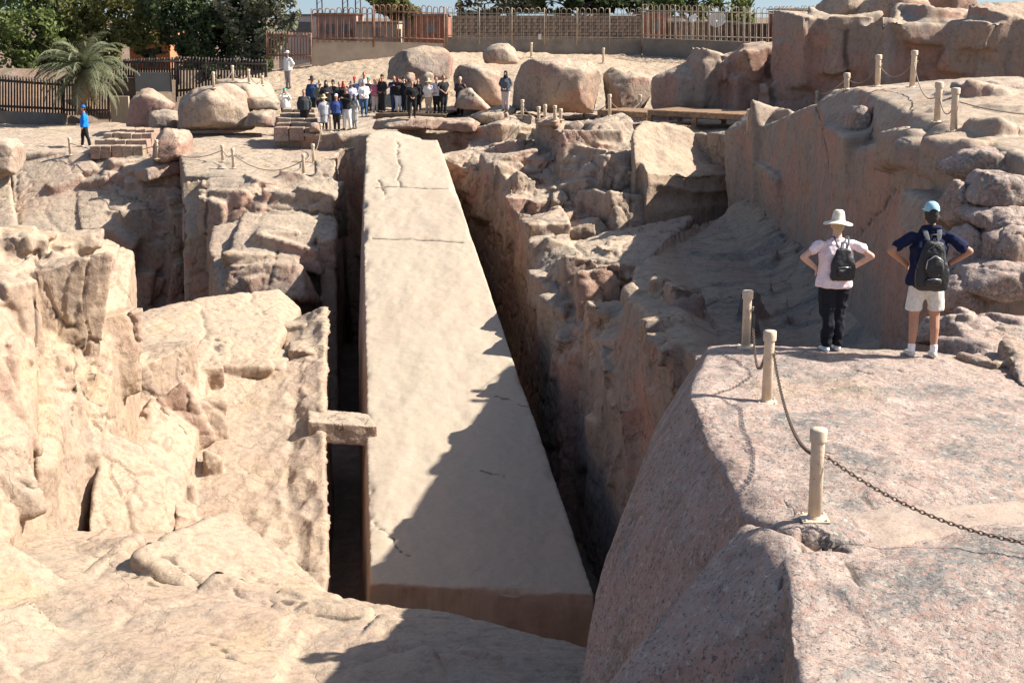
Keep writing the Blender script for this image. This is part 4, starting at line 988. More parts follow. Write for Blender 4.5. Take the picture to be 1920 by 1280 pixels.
# the couple
pw = hit(1558, 658); Hw = height_at(pw, 404)/.99
woman = person('woman in a white sun hat, pale pink top and black trousers on the ledge', pw, Hw, .06, (.78, .64, .66), (.016, .017, .022), 'fair', 'hips', sleeve=.42, hat='brim', hatc=(.74, .66, .52), hair=(.45, .33, .20),
               shoe=(.72, .70, .66), vox=.0115, detail=True, stance=.042, step=.018, wide=1.16, sock=(.75, .74, .72), group='couple looking over the quarry')
pm = hit(1728, 669); Hm = height_at(pm, 379)/1.008
man = person('man in a light blue cap, navy polo and white shorts on the ledge', pm, Hm, -.05, (.012, .016, .045), (.66, .63, .57), 'tan', 'hips', sleeve=.62, hat='cap', hatc=(.30, .52, .60), hair=(.05, .045, .04),
             shoe=(.62, .58, .50), legs='short', vox=.0115, detail=True, stance=.062, step=-.012, wide=1.12, sock=(.80, .80, .80), group='couple looking over the quarry')
link('collar', blob([[N(-.05*Hm, -.02*Hm, .845*Hm, .02*Hm), N(0, -.038*Hm, .85*Hm, .02*Hm, .012*Hm, .022*Hm), N(.05*Hm, -.02*Hm, .845*Hm, .02*Hm)]], .009, 1), cloth((.012, .016, .045)), man)
link('cap_opening', blob([[N(-.02*Hm, -.058*Hm, .958*Hm, .008*Hm, .004*Hm, .006*Hm), N(0, -.060*Hm, .966*Hm, .010*Hm, .004*Hm, .009*Hm), N(.02*Hm, -.058*Hm, .958*Hm, .008*Hm, .004*Hm, .006*Hm)]], .004, 0), cloth((.03, .03, .035)), man)
M_strap = plain('black_webbing', (.08, .085, .10), .7, .2, 40, .2)
M_bag = plain('black_nylon', (.013, .013, .015), .45, .3, 40, .35, .5)
M_bagm = plain('black_panel', (.03, .03, .033), .6, .3, 50, .3, .3)
M_met = plain('dull_zip_metal', (.45, .45, .45), .35, .1, 40, metal=.8)
def backpack(label, base, H, rz, w, h, zc, big, straps, tilt=0):
    t = thing('backpack', label, 'backpack', base, rz)
    y0 = -.075*H-.02; d = .17 if big else .11
    z0, z1 = zc-h/2, zc+h/2
    B = [[N(-w*.40, y0-d*.35, z0+.06, .06, d*.35, .06), N(-w*.36, y0-d*.35, z0+h*.5, .06, d*.4, .08), N(-w*.16, y0-d*.3, z1-.07, .07, d*.3, .07)],
         [N(w*.40, y0-d*.35, z0+.06, .06, d*.35, .06), N(w*.36, y0-d*.35, z0+h*.5, .06, d*.4, .08), N(w*.16, y0-d*.3, z1-.07, .07, d*.3, .07)]]
    H_ = [sum([ell(a[:3], a[3:]) for a in (B[0][0], B[0][1], B[1][0], B[1][1])], []), sum([ell(a[:3], a[3:]) for a in (B[0][1], B[0][2], B[1][1], B[1][2])], [])]
    me = voxelize(hull_mesh(H_), .012); v, nn = get_vn(me); v = laplace(me, v, 3); v += nn*(.006*fbm(v*14, 3, 3))[:, None]; set_v(me, v)
    me.polygons.foreach_set('use_smooth', [True]*len(me.polygons)); link('main_bag', me, M_bag, t)
    yb = y0-d*.75
    if big:
        link('front_pocket', blob([[N(-w*.2, yb, zc+.0, .05, .035, .09), N(w*.2, yb, zc+.0, .05, .035, .09)], [N(0, yb, zc-.1, w*.22, .035, .04), N(0, yb, zc+.1, w*.2, .03, .04)]], .011, 2, .004, 4, 18), M_bagm, t)
        link('lower_pocket', blob([[N(-w*.18, yb+.01, zc-h*.3, .05, .035, .055), N(w*.18, yb+.01, zc-h*.3, .05, .035, .055)]], .011, 2, .004, 8, 18), M_bag, t)
        for s in (-1, 1): link('side_pocket', blob([[N(s*w*.5, y0-d*.35, zc-h*.30, .035, .05, .05), N(s*w*.5, y0-d*.35, zc-h*.08, .03, .045, .03)]], .011, 2, .003, 4, 18), M_bag, t)
        arc = [(-w*.3, yb-.036, zc-.02), (-w*.26, yb-.034, zc+.08), (0, yb-.035, zc+.135), (w*.26, yb-.034, zc+.08), (w*.3, yb-.036, zc-.02)]
        MB().tube(arc, .006, 6).build('zip', M_met, t)
        MB().tube([(-w*.22, yb-.035, zc-h*.24), (0, yb-.04, zc-h*.22), (w*.22, yb-.035, zc-h*.24)], .005, 6).build('zip', M_met, t)
        MB().tube([(-w*.34, yb+.01, zc+.02), (-w*.3, yb+.0, zc+h*.30), (0, yb+.02, z1-.05), (w*.3, yb+.0, zc+h*.30), (w*.34, yb+.01, zc+.02)], .005, 6).build('zip', M_bagm, t)
    else:
        link('front_pocket', blob([[N(-w*.2, yb, z0+h*.26, .04, .025, .05), N(w*.2, yb, z0+h*.26, .04, .025, .05)]], .010, 2, .004, 4, 18), M_bagm, t)
        MB().tube([(-w*.3, yb-.02, z0+h*.44), (0, yb-.03, z0+h*.46), (w*.3, yb-.02, z0+h*.44)], .005, 6).build('zip', M_met, t)
    MB().tube([(-.035, y0-.03, z1-.01), (-.03, y0-.035, z1+.06), (.03, y0-.035, z1+.06), (.035, y0-.03, z1-.01)], .010, 6).build('grab_loop', M_strap, t)
    for s in (-1, 1):
        a = Vector((s*.035, y0-.02, z1-.03)); pts = [a, Vector((s*.07, -.079*H, .79*H)), Vector((s*.082, -.052*H, .835*H)), Vector((s*.088, .0, .850*H)), Vector((s*.092, .05*H, .81*H)), Vector((s*.098, .085*H, .72*H)), Vector((s*.14, .05*H, .63*H)), Vector((s*.165, -.02*H, z0/H*H+.06 if big else z0+.06)), Vector((s*w*.45, y0-.02, z0+.05))]
        q = MB(); vs = []; wd = straps
        for i, c in enumerate(pts):
            tg = (pts[min(i+1, len(pts)-1)]-pts[max(i-1, 0)]).normalized(); side = Vector((1, 0, 0)); side = (side-tg*side.dot(tg)).normalized(); nr = tg.cross(side)
            ww = wd if 0 < i < 6 else wd*.45
            for u, v_ in ((-1, -1), (1, -1), (1, 1), (-1, 1)): vs.append(c+side*u*ww+nr*v_*.006)
        f = [(4*i+j, 4*i+(j+1) % 4, 4*i+4+(j+1) % 4, 4*i+4+j) for i in range(len(pts)-1) for j in range(4)]
        q.add(vs, f+[(3, 2, 1, 0), (len(vs)-4, len(vs)-3, len(vs)-2, len(vs)-1)], True)
        o = q.build('shoulder_strap', M_strap, t); sb = o.modifiers.new('s', 'SUBSURF'); sb.levels = sb.render_levels = 2
    return t
backpack('small black leather backpack on the back of the woman in the sun hat', pw+Vector((.035, 0, 0)), Hw, .06, .25, .40, Hw*.655, False, .013)
backpack('large black backpack with many pockets on the back of the man in shorts', pm, Hm, -.05, .33, .60, Hm*.62, True, .034)
def wristband(par, H, s, c): 
    w = POSES['hips'][1]; e = POSES['hips'][0]; W = Vector((s*w[0], w[1], w[2]))*H; E = Vector((s*e[0], e[1], e[2]))*H
    d = (E-W).normalized(); MB().tube([W+d*.02, W+d*.045], .034, 12).build('watch', M_bag, par)
wristband(woman, Hw, 1, 0); wristband(man, Hm, 1, 0)

# the tour group
GC = 'visitors around the quarry'
C = wperson
C(541, 166, 95, 'man in white shirt and cap standing alone up on the paved slope', top=WHT, bottom=(.30, .25, .24), hat='cap', hatc=WHT, pose='back', skin='brown')
C(536, 237, 163, 'visitor in a turquoise head wrap photographing from the left of the stairs', PI+.6, top=WHT, bottom=BLK, hat='scarf', hatc=(.05, .33, .30), pose='camera', step=.06, skin='fair')
C(572, 243, 166, 'man in a charcoal jacket standing on the stairs', top=(.05, .055, .06), bottom=BLK, hair=(.03, .03, .03), skin='tan', shoe=WHT)
C(586, 219, 142, 'visitor in a dark wide hat and blue shirt at the back of the stairs', top=(.03, .06, .14), bottom=BLK, hat='brim', hatc=(.04, .035, .035))
C(598, 221, 150, 'visitor in a khaki hat and grey green vest on the stairs', top=(.16, .16, .12), bottom=NAVY, hat='brim', hatc=(.30, .27, .20), pose='front')
C(613, 222, 149, 'visitor in a black veil and black dress behind the straw hat', top=BLK, bottom=BLK, hat='scarf', hatc=BLK, coat=.2, pose='folded', skin='fair')
C(609, 246, 177, 'visitor in a straw hat and long pale grey coat at the stairs foot', top=(.36, .37, .40), bottom=BLK, hat='brim', hatc=(.58, .45, .25), coat=.25, skin='fair')
C(632, 246, 176, 'visitor in a bright blue jacket and white cap at the stairs foot', top=(.045, .08, .24), bottom=BLK, hat='cap', hatc=WHT, pose='back')
C(651, 244, 160, 'guide in a black shirt and white trousers pointing a camera', PI-.7, top=BLK, bottom=(.70, .69, .68), pose='phone', step=.05, skin='tan')
C(646, 218, 151, 'visitor in a red head wrap and black top behind the guide', top=BLK, bottom=BLK, hat='scarf', hatc=(.42, .06, .04), skin='fair')
C(661, 218, 151, 'visitor in a grey brimmed hat and lilac shirt', top=(.52, .50, .62), bottom=GRY, hat='brim', hatc=(.25, .20, .18), pose='front')
C(665, 242, 176, 'visitor in a grey hooded coat with folded arms', top=(.30, .31, .32), bottom=GRY, hat='scarf', hatc=(.07, .07, .08), coat=.25, pose='folded', skin='fair')
C(671, 214, 144, 'visitor in a bright red cap', top=NAVY, bottom=BLK, hat='cap', hatc=(.62, .05, .05))
C(680, 208, 133, 'tallest head of the group, black haired in a white shirt', top=WHT, bottom=BLK)
C(683, 219, 149, 'visitor in a white sweater and blue jeans with long dark hair', top=(.76, .75, .76), bottom=(.08, .15, .26), longhair=True, pose='front', skin='fair', shoe=WHT)
C(694, 212, 145, 'visitor in a teal knitted cap and long dark coat', top=(.03, .045, .05), bottom=BLK, hat='beanie', hatc=(.06, .28, .25), coat=.25)
C(708, 212, 151, 'visitor in a pink checked shirt and pale trousers', top=(.42, .13, .18), bottom=(.50, .42, .38), pose='front', skin='fair')
C(722, 211, 139, 'visitor in a curly dark hat, black jacket over white shirt', top=BLK, bottom=BLK, hat='beanie', hatc=(.04, .03, .03), pose='front')
C(735, 211, 141, 'man in a navy shirt and blue jeans holding papers', top=(.03, .05, .14), bottom=(.05, .09, .18), sleeve=.5, pose='phone')
C(750, 211, 145, 'visitor in a dark red head wrap, black jacket and white jeans', top=BLK, bottom=(.62, .64, .68), hat='scarf', hatc=(.16, .04, .05), skin='fair')
C(762, 211, 144, 'visitor peering over the crouched photographer in a black cap', top=BLK, bottom=BLK, hat='cap', hatc=(.03, .03, .03), pose='camera', skin='fair')
C(773, 222, 152, 'photographer in black stepping forward with a large camera', top=(.015, .015, .016), bottom=BLK, pose='front', step=.08, stance=.08)
C(800, 212, 151, 'visitor in a straw hat, cream shirt and beige trousers with a shoulder bag', top=(.66, .60, .54), bottom=(.40, .31, .24), hat='brim', hatc=(.60, .50, .32), pose='front', skin='fair')
C(818, 212, 142, 'man in a loose pale lilac shirt and black trousers', top=(.60, .60, .70), bottom=BLK, pose='front')
C(836, 213, 140, 'man in a black T-shirt with a red bag at his waist', top=BLK, bottom=BLK, sleeve=.5, pose='front')
C(859, 218, 142, 'grey haired man in a brown jacket at the right end of the group', top=(.07, .05, .05), bottom=BLK, hair=(.4, .4, .38), pose='back')
for x_, y_, t_, l_, tc, hh in [(627, 217, 150, 'visitor in dark clothes and a black cap behind the white capped one', (.03, .03, .035), 'cap'), (640, 214, 152, 'visitor in a dark grey top behind the red head wrap', (.06, .06, .065), None),
    (714, 210, 146, 'visitor in black just behind the pink checked shirt', BLK, None), (742, 209, 143, 'visitor in a dark plum top between the navy shirt and the red wrap', (.06, .025, .04), None),
    (757, 209, 148, 'visitor in a charcoal hood beside the photographer', (.035, .035, .04), 'scarf'), (787, 210, 150, 'visitor in black right of the photographer', BLK, None), (703, 210, 150, 'visitor in a dark green jacket behind the group', (.025, .04, .03), None)]:
    C(x_, y_, t_, l_, top=tc, bottom=BLK, hat=hh, hatc=BLK, pose=random.choice(['front', 'folded', 'down']))
C(948, 208, 131, 'woman in a dark hood and grey jacket standing alone before the boulders', top=(.10, .11, .13), bottom=(.50, .42, .38), hat='scarf', hatc=BLK, pose='front', skin='fair')
C(161, 276, 197, 'man in a bright blue jacket walking at the far left', PI/2+.5, top=(.01, .20, .72), bottom=BLK, hat='cap', hatc=(.02, .15, .5), step=.09, pose='down', shoe=WHT)
print('people', round(time.time()-T0, 1))
# ------------------------------------------------------------------ fences, walls, houses
M_rust = plain('rusty_bars', (.24, .13, .09), .8, .3, 3)
M_bar = plain('dusty_bars', (.34, .27, .20), .7, .25, 3)
M_darkbar = plain('shade_dark_pales', (.065, .05, .04), .85, .4, 3)  # tree shade over the left fences is put into this dark colour
M_wallt = plain('tan_render', (.42, .34, .25), .9, .12, 1.5, .3)
M_wallg = plain('grey_concrete', (.20, .175, .145), .9, .18, 1.5, .3)
def fence(label, xa, ta, ba, xb, tb, bb, Ya, Yb, pitch, mat, hoops=True, wall=None, wallb=None, dbl=True, posts=3, rad=.014, group='bar fences around the quarry'):
    a0, a1 = P(xa, ba, Ya), P(xa, ta, Ya); b0, b1 = P(xb, bb, Yb), P(xb, tb, Yb)
    t = thing('bar_fence', label, 'fence', (a0.x, a0.y, a0.z), 0, group)
    L = (b0-a0).length; n = max(2, int(L/pitch)); o = a0; m = MB()
    def at(u, top): return (a0.lerp(b0, u) if not top else a1.lerp(b1, u))-o
    for i in range(n):
        u = (i+.5)/n; j = random.uniform(-.012, .012)
        p, q = at(u, 0), at(u, 1)
        if hoops:
            if random.random() < .03: continue
            q = q+Vector((random.uniform(-.03, .03), 0, random.uniform(-.05, .03)))
            du = .36/n; p2, q2 = at(u+du, 0), at(u+du, 1); p1, q1 = at(u-du, 0), at(u-du, 1); w = (q2-q1).length/2
            top = []
            for k in range(7):
                an = math.pi*k/6; c = (q1+q2)/2-Vector((0, 0, w))+(q-at(u, 1)); top.append(c+(q1-q2)/2*math.cos(an)+Vector((0, 0, w*math.sin(an))))
            m.tube([p1]+top+[p2], rad, 4, False)
        else:
            m.tube([p, q+Vector((j, 0, random.uniform(-.03, .03)))], rad, 4)
    tag(m.build('bars', mat, t), kind='stuff')
    for f in ((.12, .82) if hoops else (.15, .85)):
        r = MB().tube([at(0, 0).lerp(at(0, 1), f), at(1, 0).lerp(at(1, 1), f)], rad*1.4, 4); r.build('rail', mat, t)
    for k in range(posts):
        u = k/(posts-1); MB().tube([at(u, 0)-Vector((0, 0, .25)), at(u, 1)], .035, 6).build('fence_post', mat, t)
    return t
def wall(label, xa, ta, xb, tb, Ya, Yb, th, zb, mat, name='low_wall', cat='wall'):
    a, b = P(xa, ta, Ya), P(xb, tb, Yb); d = b-a; nr = Vector((-d.y, d.x, 0)).normalized()*th
    m = MB(); n = max(1, int(d.length/1.2)); vs = []; 
    for i in range(n+1):
        c = a.lerp(b, i/n)+Vector((0, 0, random.uniform(-.015, .015)))
        for q in (Vector((c.x, c.y, zb)), c, c+nr, Vector((c.x, c.y, zb))+nr): vs.append(q)
    f = [(4*i+j, 4*i+4+j, 4*i+4+(j+1) % 4, 4*i+(j+1) % 4) for i in range(n) for j in range(4)]
    m.add(vs, f+[(0, 1, 2, 3), (4*n+3, 4*n+2, 4*n+1, 4*n)])
    o = m.build(name, mat); return tag(o, label, cat)
wall('tan rendered base wall under the rusty hooped fence', 583, 76, 832, 82, 72.6, 73.2, .3, -4, M_wallt)
wall('long grey concrete base wall in front of the brick wall', 834, 70, 1204, 75, 73.4, 73.2, .3, -4, M_wallg)
wall('grey concrete base wall on the right below the satellite dishes', 1205, 71, 1462, 81, 73.0, 68, .3, -4, M_wallg)
fence('lower rusty pale fence between the tall tree and the hooped fence', 500, 58, 112, 583, 62, 112, 72.8, 72.4, .15, M_rust, False, rad=.032)
fence('rusty hooped fence panel at the left end of the base wall', 584, 16, 80, 700, 14, 80, 72.5, 72.8, .30, M_rust, posts=2, rad=.024)
fence('tall hooped fence panel in the middle, before the red brick ruin', 701, 8, 78, 833, 13, 82, 72.8, 73.2, .30, M_rust, posts=2, rad=.024)
fence('pale hooped fence in front of the long brick wall', 838, 14, 74, 1204, 16, 79, 73.4, 73.2, .32, M_bar, posts=7, rad=.015)
fence('hooped fence in front of the satellite dishes', 1205, 8, 74, 1462, 14, 80, 73.0, 68, .32, M_bar, posts=5, rad=.019)
fence('last hooped fence panel in front of the red corrugated shed', 1462, 12, 52, 1556, 12, 50, 68, 64, .3, M_bar, posts=2, rad=.017)
GD = 'dark pale fences at the left'
fence('dark pale fence at the far left behind the palm', -30, 138, 208, 118, 150, 214, 71, 70, .16, M_darkbar, False, rad=.045, group=GD)
fence('dark pale fence just right of the palm trunk', 118, 150, 216, 205, 148, 218, 70, 69, .16, M_darkbar, False, rad=.045, group=GD)
fence('thatched looking dark fence above the grey panel', 205, 112, 150, 335, 108, 150, 71.5, 71.5, .13, M_darkbar, False, rad=.05, group=GD)
fence('dark pale fence between the grey panel and the tall tree', 330, 106, 182, 500, 112, 165, 71.5, 71.2, .16, M_darkbar, False, rad=.045, posts=4, group=GD)
M_sheet = plain('grey_sheet', (.17, .17, .16), .6, .08, 2)
pn = thing('sheet_panel', 'plain grey sheet panel leaning in the dark fence', 'panel', P(288, 172, 70.6))
w_ = (P(322, 172, 70.6)-P(254, 172, 70.6)).length; h_ = P(288, 138, 70.6).z-P(288, 174, 70.6).z
MB().box((0, 0, h_/2), (w_, .04, h_)).build('sheet', M_sheet, pn)
for s in (-1, 1): MB().box((s*w_/2, -.01, h_/2), (.06, .07, h_+.05)).build('frame_post', M_darkbar, pn)
wall('dark brown block wall left of the grey panel', 205, 146, 253, 146, 70.8, 70.8, .4, -6, plain('dark_block', (.10, .075, .06), .9, .2, 3, .3), 'block_wall')
wall('tan stub wall under the dark block wall', 206, 181, 240, 181, 70.3, 70.3, .3, -6, M_wallt, 'stub_wall')
wall('low earth kerb running below the far left fence', -30, 207, 120, 214, 70.4, 69.6, .3, -6, M_wallg, 'kerb_wall')
# brick wall, brick by brick
bw = thing('brick_wall', 'long weathered brown brick wall behind the pale hooped fence', 'wall', P(846, 78, 76))
a, b = P(848, 30, 76), P(1206, 27, 76); zb = P(848, 80, 76).z; o0 = bw.location
Lx = b.x-a.x; rowsN = 8; Hh = a.z-zb; nb = 36; bh = Hh/rowsN; bl = Lx/nb
MB().box((Lx/2, .16, Hh/2), (Lx, .2, Hh+.02)).build('mortar_core', plain('mud_mortar', (.16, .13, .10), .95, .2, 4), bw, (a.x-o0.x, 0, zb-o0.z))
mbs = [plain('brick_%d' % i, c, .9, .25, 5, .4) for i, c in enumerate([(.25, .19, .14), (.20, .155, .12), (.28, .20, .14)])]
bme = []
for m_ in mbs:
    me = MB().box((0, 0, 0), (bl*.93, .12, bh*.86), None, .006).mesh('brick'); me.materials.append(m_); bme.append(me)
for r_ in range(rowsN):
    for i in range(nb):
        x = (i+.5+(.5 if r_ % 2 else 0))*bl
        if x > Lx-bl*.4: continue
        link('brick', random.choice(bme), None, bw, (a.x-o0.x+x+random.uniform(-.01, .01), .03+random.uniform(-.012, .012), zb-o0.z+(r_+.5)*bh))
def house(label, xa, xb, yt, yb, Y, mat, wins=(), roof=None, depth=4, name='house', cat='building', rz=0):
    a = P(xa, yt, Y); b = P(xb, yt, Y); zb = P(xa, yb, Y).z-1.2
    t = thing(name, label, cat, ((a.x+b.x)/2, Y, zb)); w = b.x-a.x; h = a.z-zb
    MB().box((0, depth/2, h/2), (w, depth, h)).build('wall', mat, t)
    MB().box((0, depth/2, h+.05), (w+.16, depth+.16, .1)).build('roof', roof or M_wallg, t)
    for (u, v, ww, hh) in wins:
        f = MB().box((0, 0, 0), (ww, .06, hh)).build('window', M_wallg, t, ((u-.5)*w, -.02, v*h)); MB().box((0, -.035, 0), (ww*.8, .02, hh*.82)).build('pane', M_sheet, f)
    return t
M_red = plain('red_brick', (.30, .13, .085), .9, .3, 6, .3); M_orange = plain('orange_render', (.50, .20, .10), .9, .15, 2, .2)
M_pink = plain('faded_pink_wall', (.40, .24, .18), .9, .2, 2); M_white = plain('whitewash', (.62, .57, .50), .85, .1, 2)
house('orange house half hidden behind the left trees', 240, 316, 50, 102, 80, M_orange, [(.3, .75, .8, .6)])
house('low brown house behind the rusty fence', 592, 668, 28, 80, 82, M_pink, [(.3, .72, .8, .5), (.75, .72, .6, .5)])
house('sandy ruin behind the rusty fence', 668, 745, 44, 80, 79, M_wallt, [(.5, .8, .5, .4)])
house('red brick ruin at the right end of the rusty fence', 776, 840, 30, 80, 77.5, M_red, [(.5, .75, .5, .5)])
house('faded red shack right of the long brick wall', 1206, 1252, 26, 76, 76, M_red, [(.5, .75, .4, .5)])
house('whitewashed lean-to beside the faded red shack', 1240, 1282, 34, 70, 78, M_white)
house('brown block hut under the satellite dishes', 1264, 1392, 44, 80, 75, plain('brown_block', (.20, .13, .10), .9, .3, 5), [(.2, .62, .5, .4), (.7, .62, .5, .4)])
house('low dark outbuilding left of the red shed', 1390, 1466, 48, 84, 73, plain('dark_outbuilding', (.15, .11, .09), .9, .3, 5), [(.5, .6, .5, .4)])
house('pale rendered house beyond the trees and the lower rusty fence', 520, 592, 30, 96, 88, M_white, [(.3, .8, .9, .6), (.7, .8, .9, .6)])
house('narrow brown block tower house between the rusty fence buildings', 744, 778, 24, 84, 84, plain('tower_block', (.26, .17, .12), .9, .3, 5), [(.5, .8, .5, .5)])
# corrugated shed
t = thing('corrugated_shed', 'dark red corrugated metal shed at the top right', 'shed', P(1508, 60, 70)); o_ = t.location
a, b = P(1462, 22, 70), P(1560, 16, 70); w = b.x-a.x; zz = (a.z+b.z)/2; M_cor = plain('red_corrugated', (.22, .05, .045), .55, .2, 4)
vs = []; nn_ = 90
for i in range(nn_+1):
    x = a.x+w*i/nn_; y = 70+.05*math.sin(i*2*math.pi/4); vs += [(x-o_.x, y-o_.y, -2.2), (x-o_.x, y-o_.y, zz-o_.z)]
me = mesh_from('sheet', vs, [(2*i, 2*i+2, 2*i+3, 2*i+1) for i in range(nn_)]); s_ = link('corrugated_front', me, M_cor, t); so = s_.modifiers.new('s', 'SOLIDIFY'); so.thickness = .03
MB().box(((a.x+b.x)/2-o_.x, 1.6, (zz-o_.z-2.2)/2), (w, 3, zz-o_.z+2.1)).build('shed_body', M_cor, t)
MB().box(((a.x+b.x)/2-o_.x, 1.4, zz-o_.z+.04), (w+.2, 3.4, .06)).build('roof', M_wallg, t)
# rebar pylons against the sky
for x, l in ((600, 'left'), (648, 'middle'), (672, 'right')):
    p0 = P(x, 40, 90); m = MB()
    for dx in (-.18, .18):
        for dy in (-.18, .18): m.tube([(dx, dy, -2), (dx*.8, dy*.8, 3.2)], .02, 4)
    for k in range(8): m.tube([(-.18, -.18, k*.5-1), (.18, -.18, k*.5-.7)], .012, 4)
    o = m.build('rebar_column', M_darkbar, None, p0); tag(o, l+' one of three bare rebar columns against the sky', 'rebar column', 'rebar columns')
# satellite dishes
def dish(px, py, R_, Y, label, col):
    c = P(px, py, Y); t = thing('satellite_dish', label, 'satellite dish', c, math.radians(-18), 'satellite dishes')
    prof = [(0, 0)]+[(R_*k/8, .28*R_*(k/8)**2) for k in range(1, 9)]+[(R_*1.0, .28*R_+.02), (R_*.6, .28*R_*.36+.02), (0, .02)]
    d = MB().lathe(prof[:9]+[(R_*1.01, .28*R_-.02)]+[(R_*k/8, .28*R_*(k/8)**2-.03) for k in range(8, 0, -1)], 28).build('dish_bowl', col, t); d.rotation_euler = (math.radians(68), 0, 0)
    MB().tube([(0, .05, -.1), (0, .25, -.4), (0, .25, -R_-1.2)], .04, 8).build('mast', M_wallg, t)
    MB().tube([(0, -.02, -R_*.95), (0, -R_*.8, -.1)], .015, 5).build('feed_arm', M_wallg, t)
    MB().lathe([(0, 0), (.05, .0), (.06, .1), (0, .12)], 10).build('feed_horn', M_white, t, (0, -R_*.8, -.12))
dish(1299, 36, .20, 74.2, 'small round white satellite dish', plain('white_dish', (.75, .74, .72), .5, .05, 3))
dish(1345, 38, .44, 74.6, 'larger cream satellite dish right of the small one', plain('cream_dish', (.66, .60, .50), .5, .08, 3))
o = MB().box((0, 0, .12), (.16, .12, .26)).build('marker_block', M_white, None, P(1012, 74, 73.1)); tag(o, 'tiny white block standing on the grey base wall', 'marker')
# ------------------------------------------------------------------ trees
def leafmat(name, c1, c2, trans=.25):
    m, nt, b = mat_base(name, .6, .3); n = NT(nt)
    oi = n.noise(.7, 3, .6); o2 = n.noise(9, 2)
    c = n.mix(n.ramp(oi, .35, .65), c1, c2); c = n.mix(n.ramp(o2, .3, .7, 0, .45), c, tuple(x*.55 for x in c1))
    nt.links.new(c, b.inputs['Base Color'])
    tr = nt.nodes.new('ShaderNodeBsdfTranslucent'); nt.links.new(c, tr.inputs[0]); mx = nt.nodes.new('ShaderNodeMixShader'); mx.inputs[0].default_value = trans
    nt.links.new(b.outputs[0], mx.inputs[1]); nt.links.new(tr.outputs[0], mx.inputs[2]); nt.links.new(mx.outputs[0], nt.nodes['Material Output'].inputs[0]); return m
L_dark = leafmat('dark_leaves', (.07, .10, .04), (.115, .145, .06), .4); L_olive = leafmat('olive_leaves', (.18, .19, .06), (.26, .25, .09), .4)
L_grey = leafmat('silver_leaves', (.16, .17, .11), (.23, .23, .15)); L_green = leafmat('green_leaves', (.12, .16, .045), (.19, .23, .07), .4)
M_trunk = plain('bark', (.13, .10, .075), .95, .3, 8, .5)
def leaves(blobs, n, size, seed, droop=.0, elong=1.8):
    rs = np.random.RandomState(seed); V = []; 
    vol = np.array([b[3]*b[4]*b[5] for b in blobs])**.8; k = rs.choice(len(blobs), n, p=vol/vol.sum())
    B = np.array(blobs)[k]
    d = rs.normal(size=(n, 3)); d /= np.linalg.norm(d, axis=1)[:, None]
    rr = rs.uniform(.25, 1., n)**.45
    c = B[:, :3]+d*B[:, 3:6]*rr[:, None]
    # clumps and gaps
    c = c+.28*np.stack([vnoise(c*1.6, seed+j) for j in range(3)], 1)
    keep = (vnoise(c*1.35, seed+9)+.45*vnoise(c*3.3, seed+10)) > -.12; c = c[keep]; d = d[keep]; n = len(c)
    u = rs.normal(size=(n, 3)); u[:, 2] -= droop; u /= np.linalg.norm(u, axis=1)[:, None]
    w = np.cross(u, d+rs.normal(size=(n, 3))*.8); w /= np.linalg.norm(w, axis=1)[:, None]+1e-9
    s = size*rs.uniform(.6, 1.35, n)[:, None]
    v = np.stack([c-w*s*.5, c-u*s*elong*.5, c+w*s*.5, c+u*s*elong*.5], 1).reshape(-1, 3)
    me = bpy.data.meshes.new('leaves'); me.vertices.add(len(v)); me.vertices.foreach_set('co', v.astype(np.float32).ravel())
    me.loops.add(n*4); me.loops.foreach_set('vertex_index', np.arange(n*4, dtype=np.int32)); me.polygons.add(n)
    me.polygons.foreach_set('loop_start', np.arange(0, n*4, 4, dtype=np.int32)); me.polygons.foreach_set('loop_total', np.full(n, 4, np.int32)); me.update(calc_edges=True)
    return me
def tree(label, px, ybase, Y, blobs, mat, n, size, seed, name='tree', droop=0., elong=1.8, group='trees behind the fences'):
    """blobs: (px, py, dY, r px, squash)"""
    base = P(px, ybase, Y); k = Y/F
    t = thing(name, label, 'tree', base, 0, group); bl = []
    for (x, y, dy, r, sq) in blobs:
        c = P(x, y, Y+dy)-base; bl.append((c.x, c.y, c.z, r*k, r*k*.9, r*k*sq))
    link('crown', leaves(bl, n, size, seed, droop, elong), mat, t)
    m = MB(); top = Vector(np.mean([b[:3] for b in bl], 0)); m.tube([(0, 0, -.4), (.05, 0, top.z*.35), (top.x*.4, top.y*.3, top.z*.7), tuple(top)], [.22, .17, .12, .05], 8)
    m.build('trunk', M_trunk, t); m = MB()
    rr = random.Random(seed)
    for b in bl:
        s = Vector((top.x*.3, top.y*.2, top.z*rr.uniform(.35, .75))); e = Vector(b[:3]); md = s.lerp(e, .5)+Vector((rr.uniform(-.3, .3), 0, rr.uniform(.1, .4)))
        m.tube([s, md, e], [.08, .05, .02], 6)
        for q in range(4):
            e2 = e+Vector((rr.uniform(-1, 1)*b[3], rr.uniform(-1, 1)*b[4], rr.uniform(-.6, 1)*b[5])); m.tube([md.lerp(e, .6), e2], [.03, .01], 5)
    m.build('limbs', M_trunk, t); return t
tree('olive leafed tree at the far left corner', 40, 215, 76, [(10, 100, 0, 70, .8), (60, 60, -1, 70, .8), (20, 20, 0, 75, .8), (80, 130, -1, 60, .7), (110, 90, 0, 60, .8), (20, 150, 0, 55, .7), (90, 5, 1, 70, .8)], L_green, 26000, .15, 1)
tree('yellow green feathery tree behind the palm', 200, 180, 77, [(170, 60, 0, 65, .9), (230, 40, 0, 62, .8), (260, 70, 0, 42, .7), (150, 10, 0, 70, .8), (240, -5, 0, 70, .8), (130, 120, 1, 50, .7), (200, 100, 2, 45, .6)], L_olive, 26000, .14, 2)
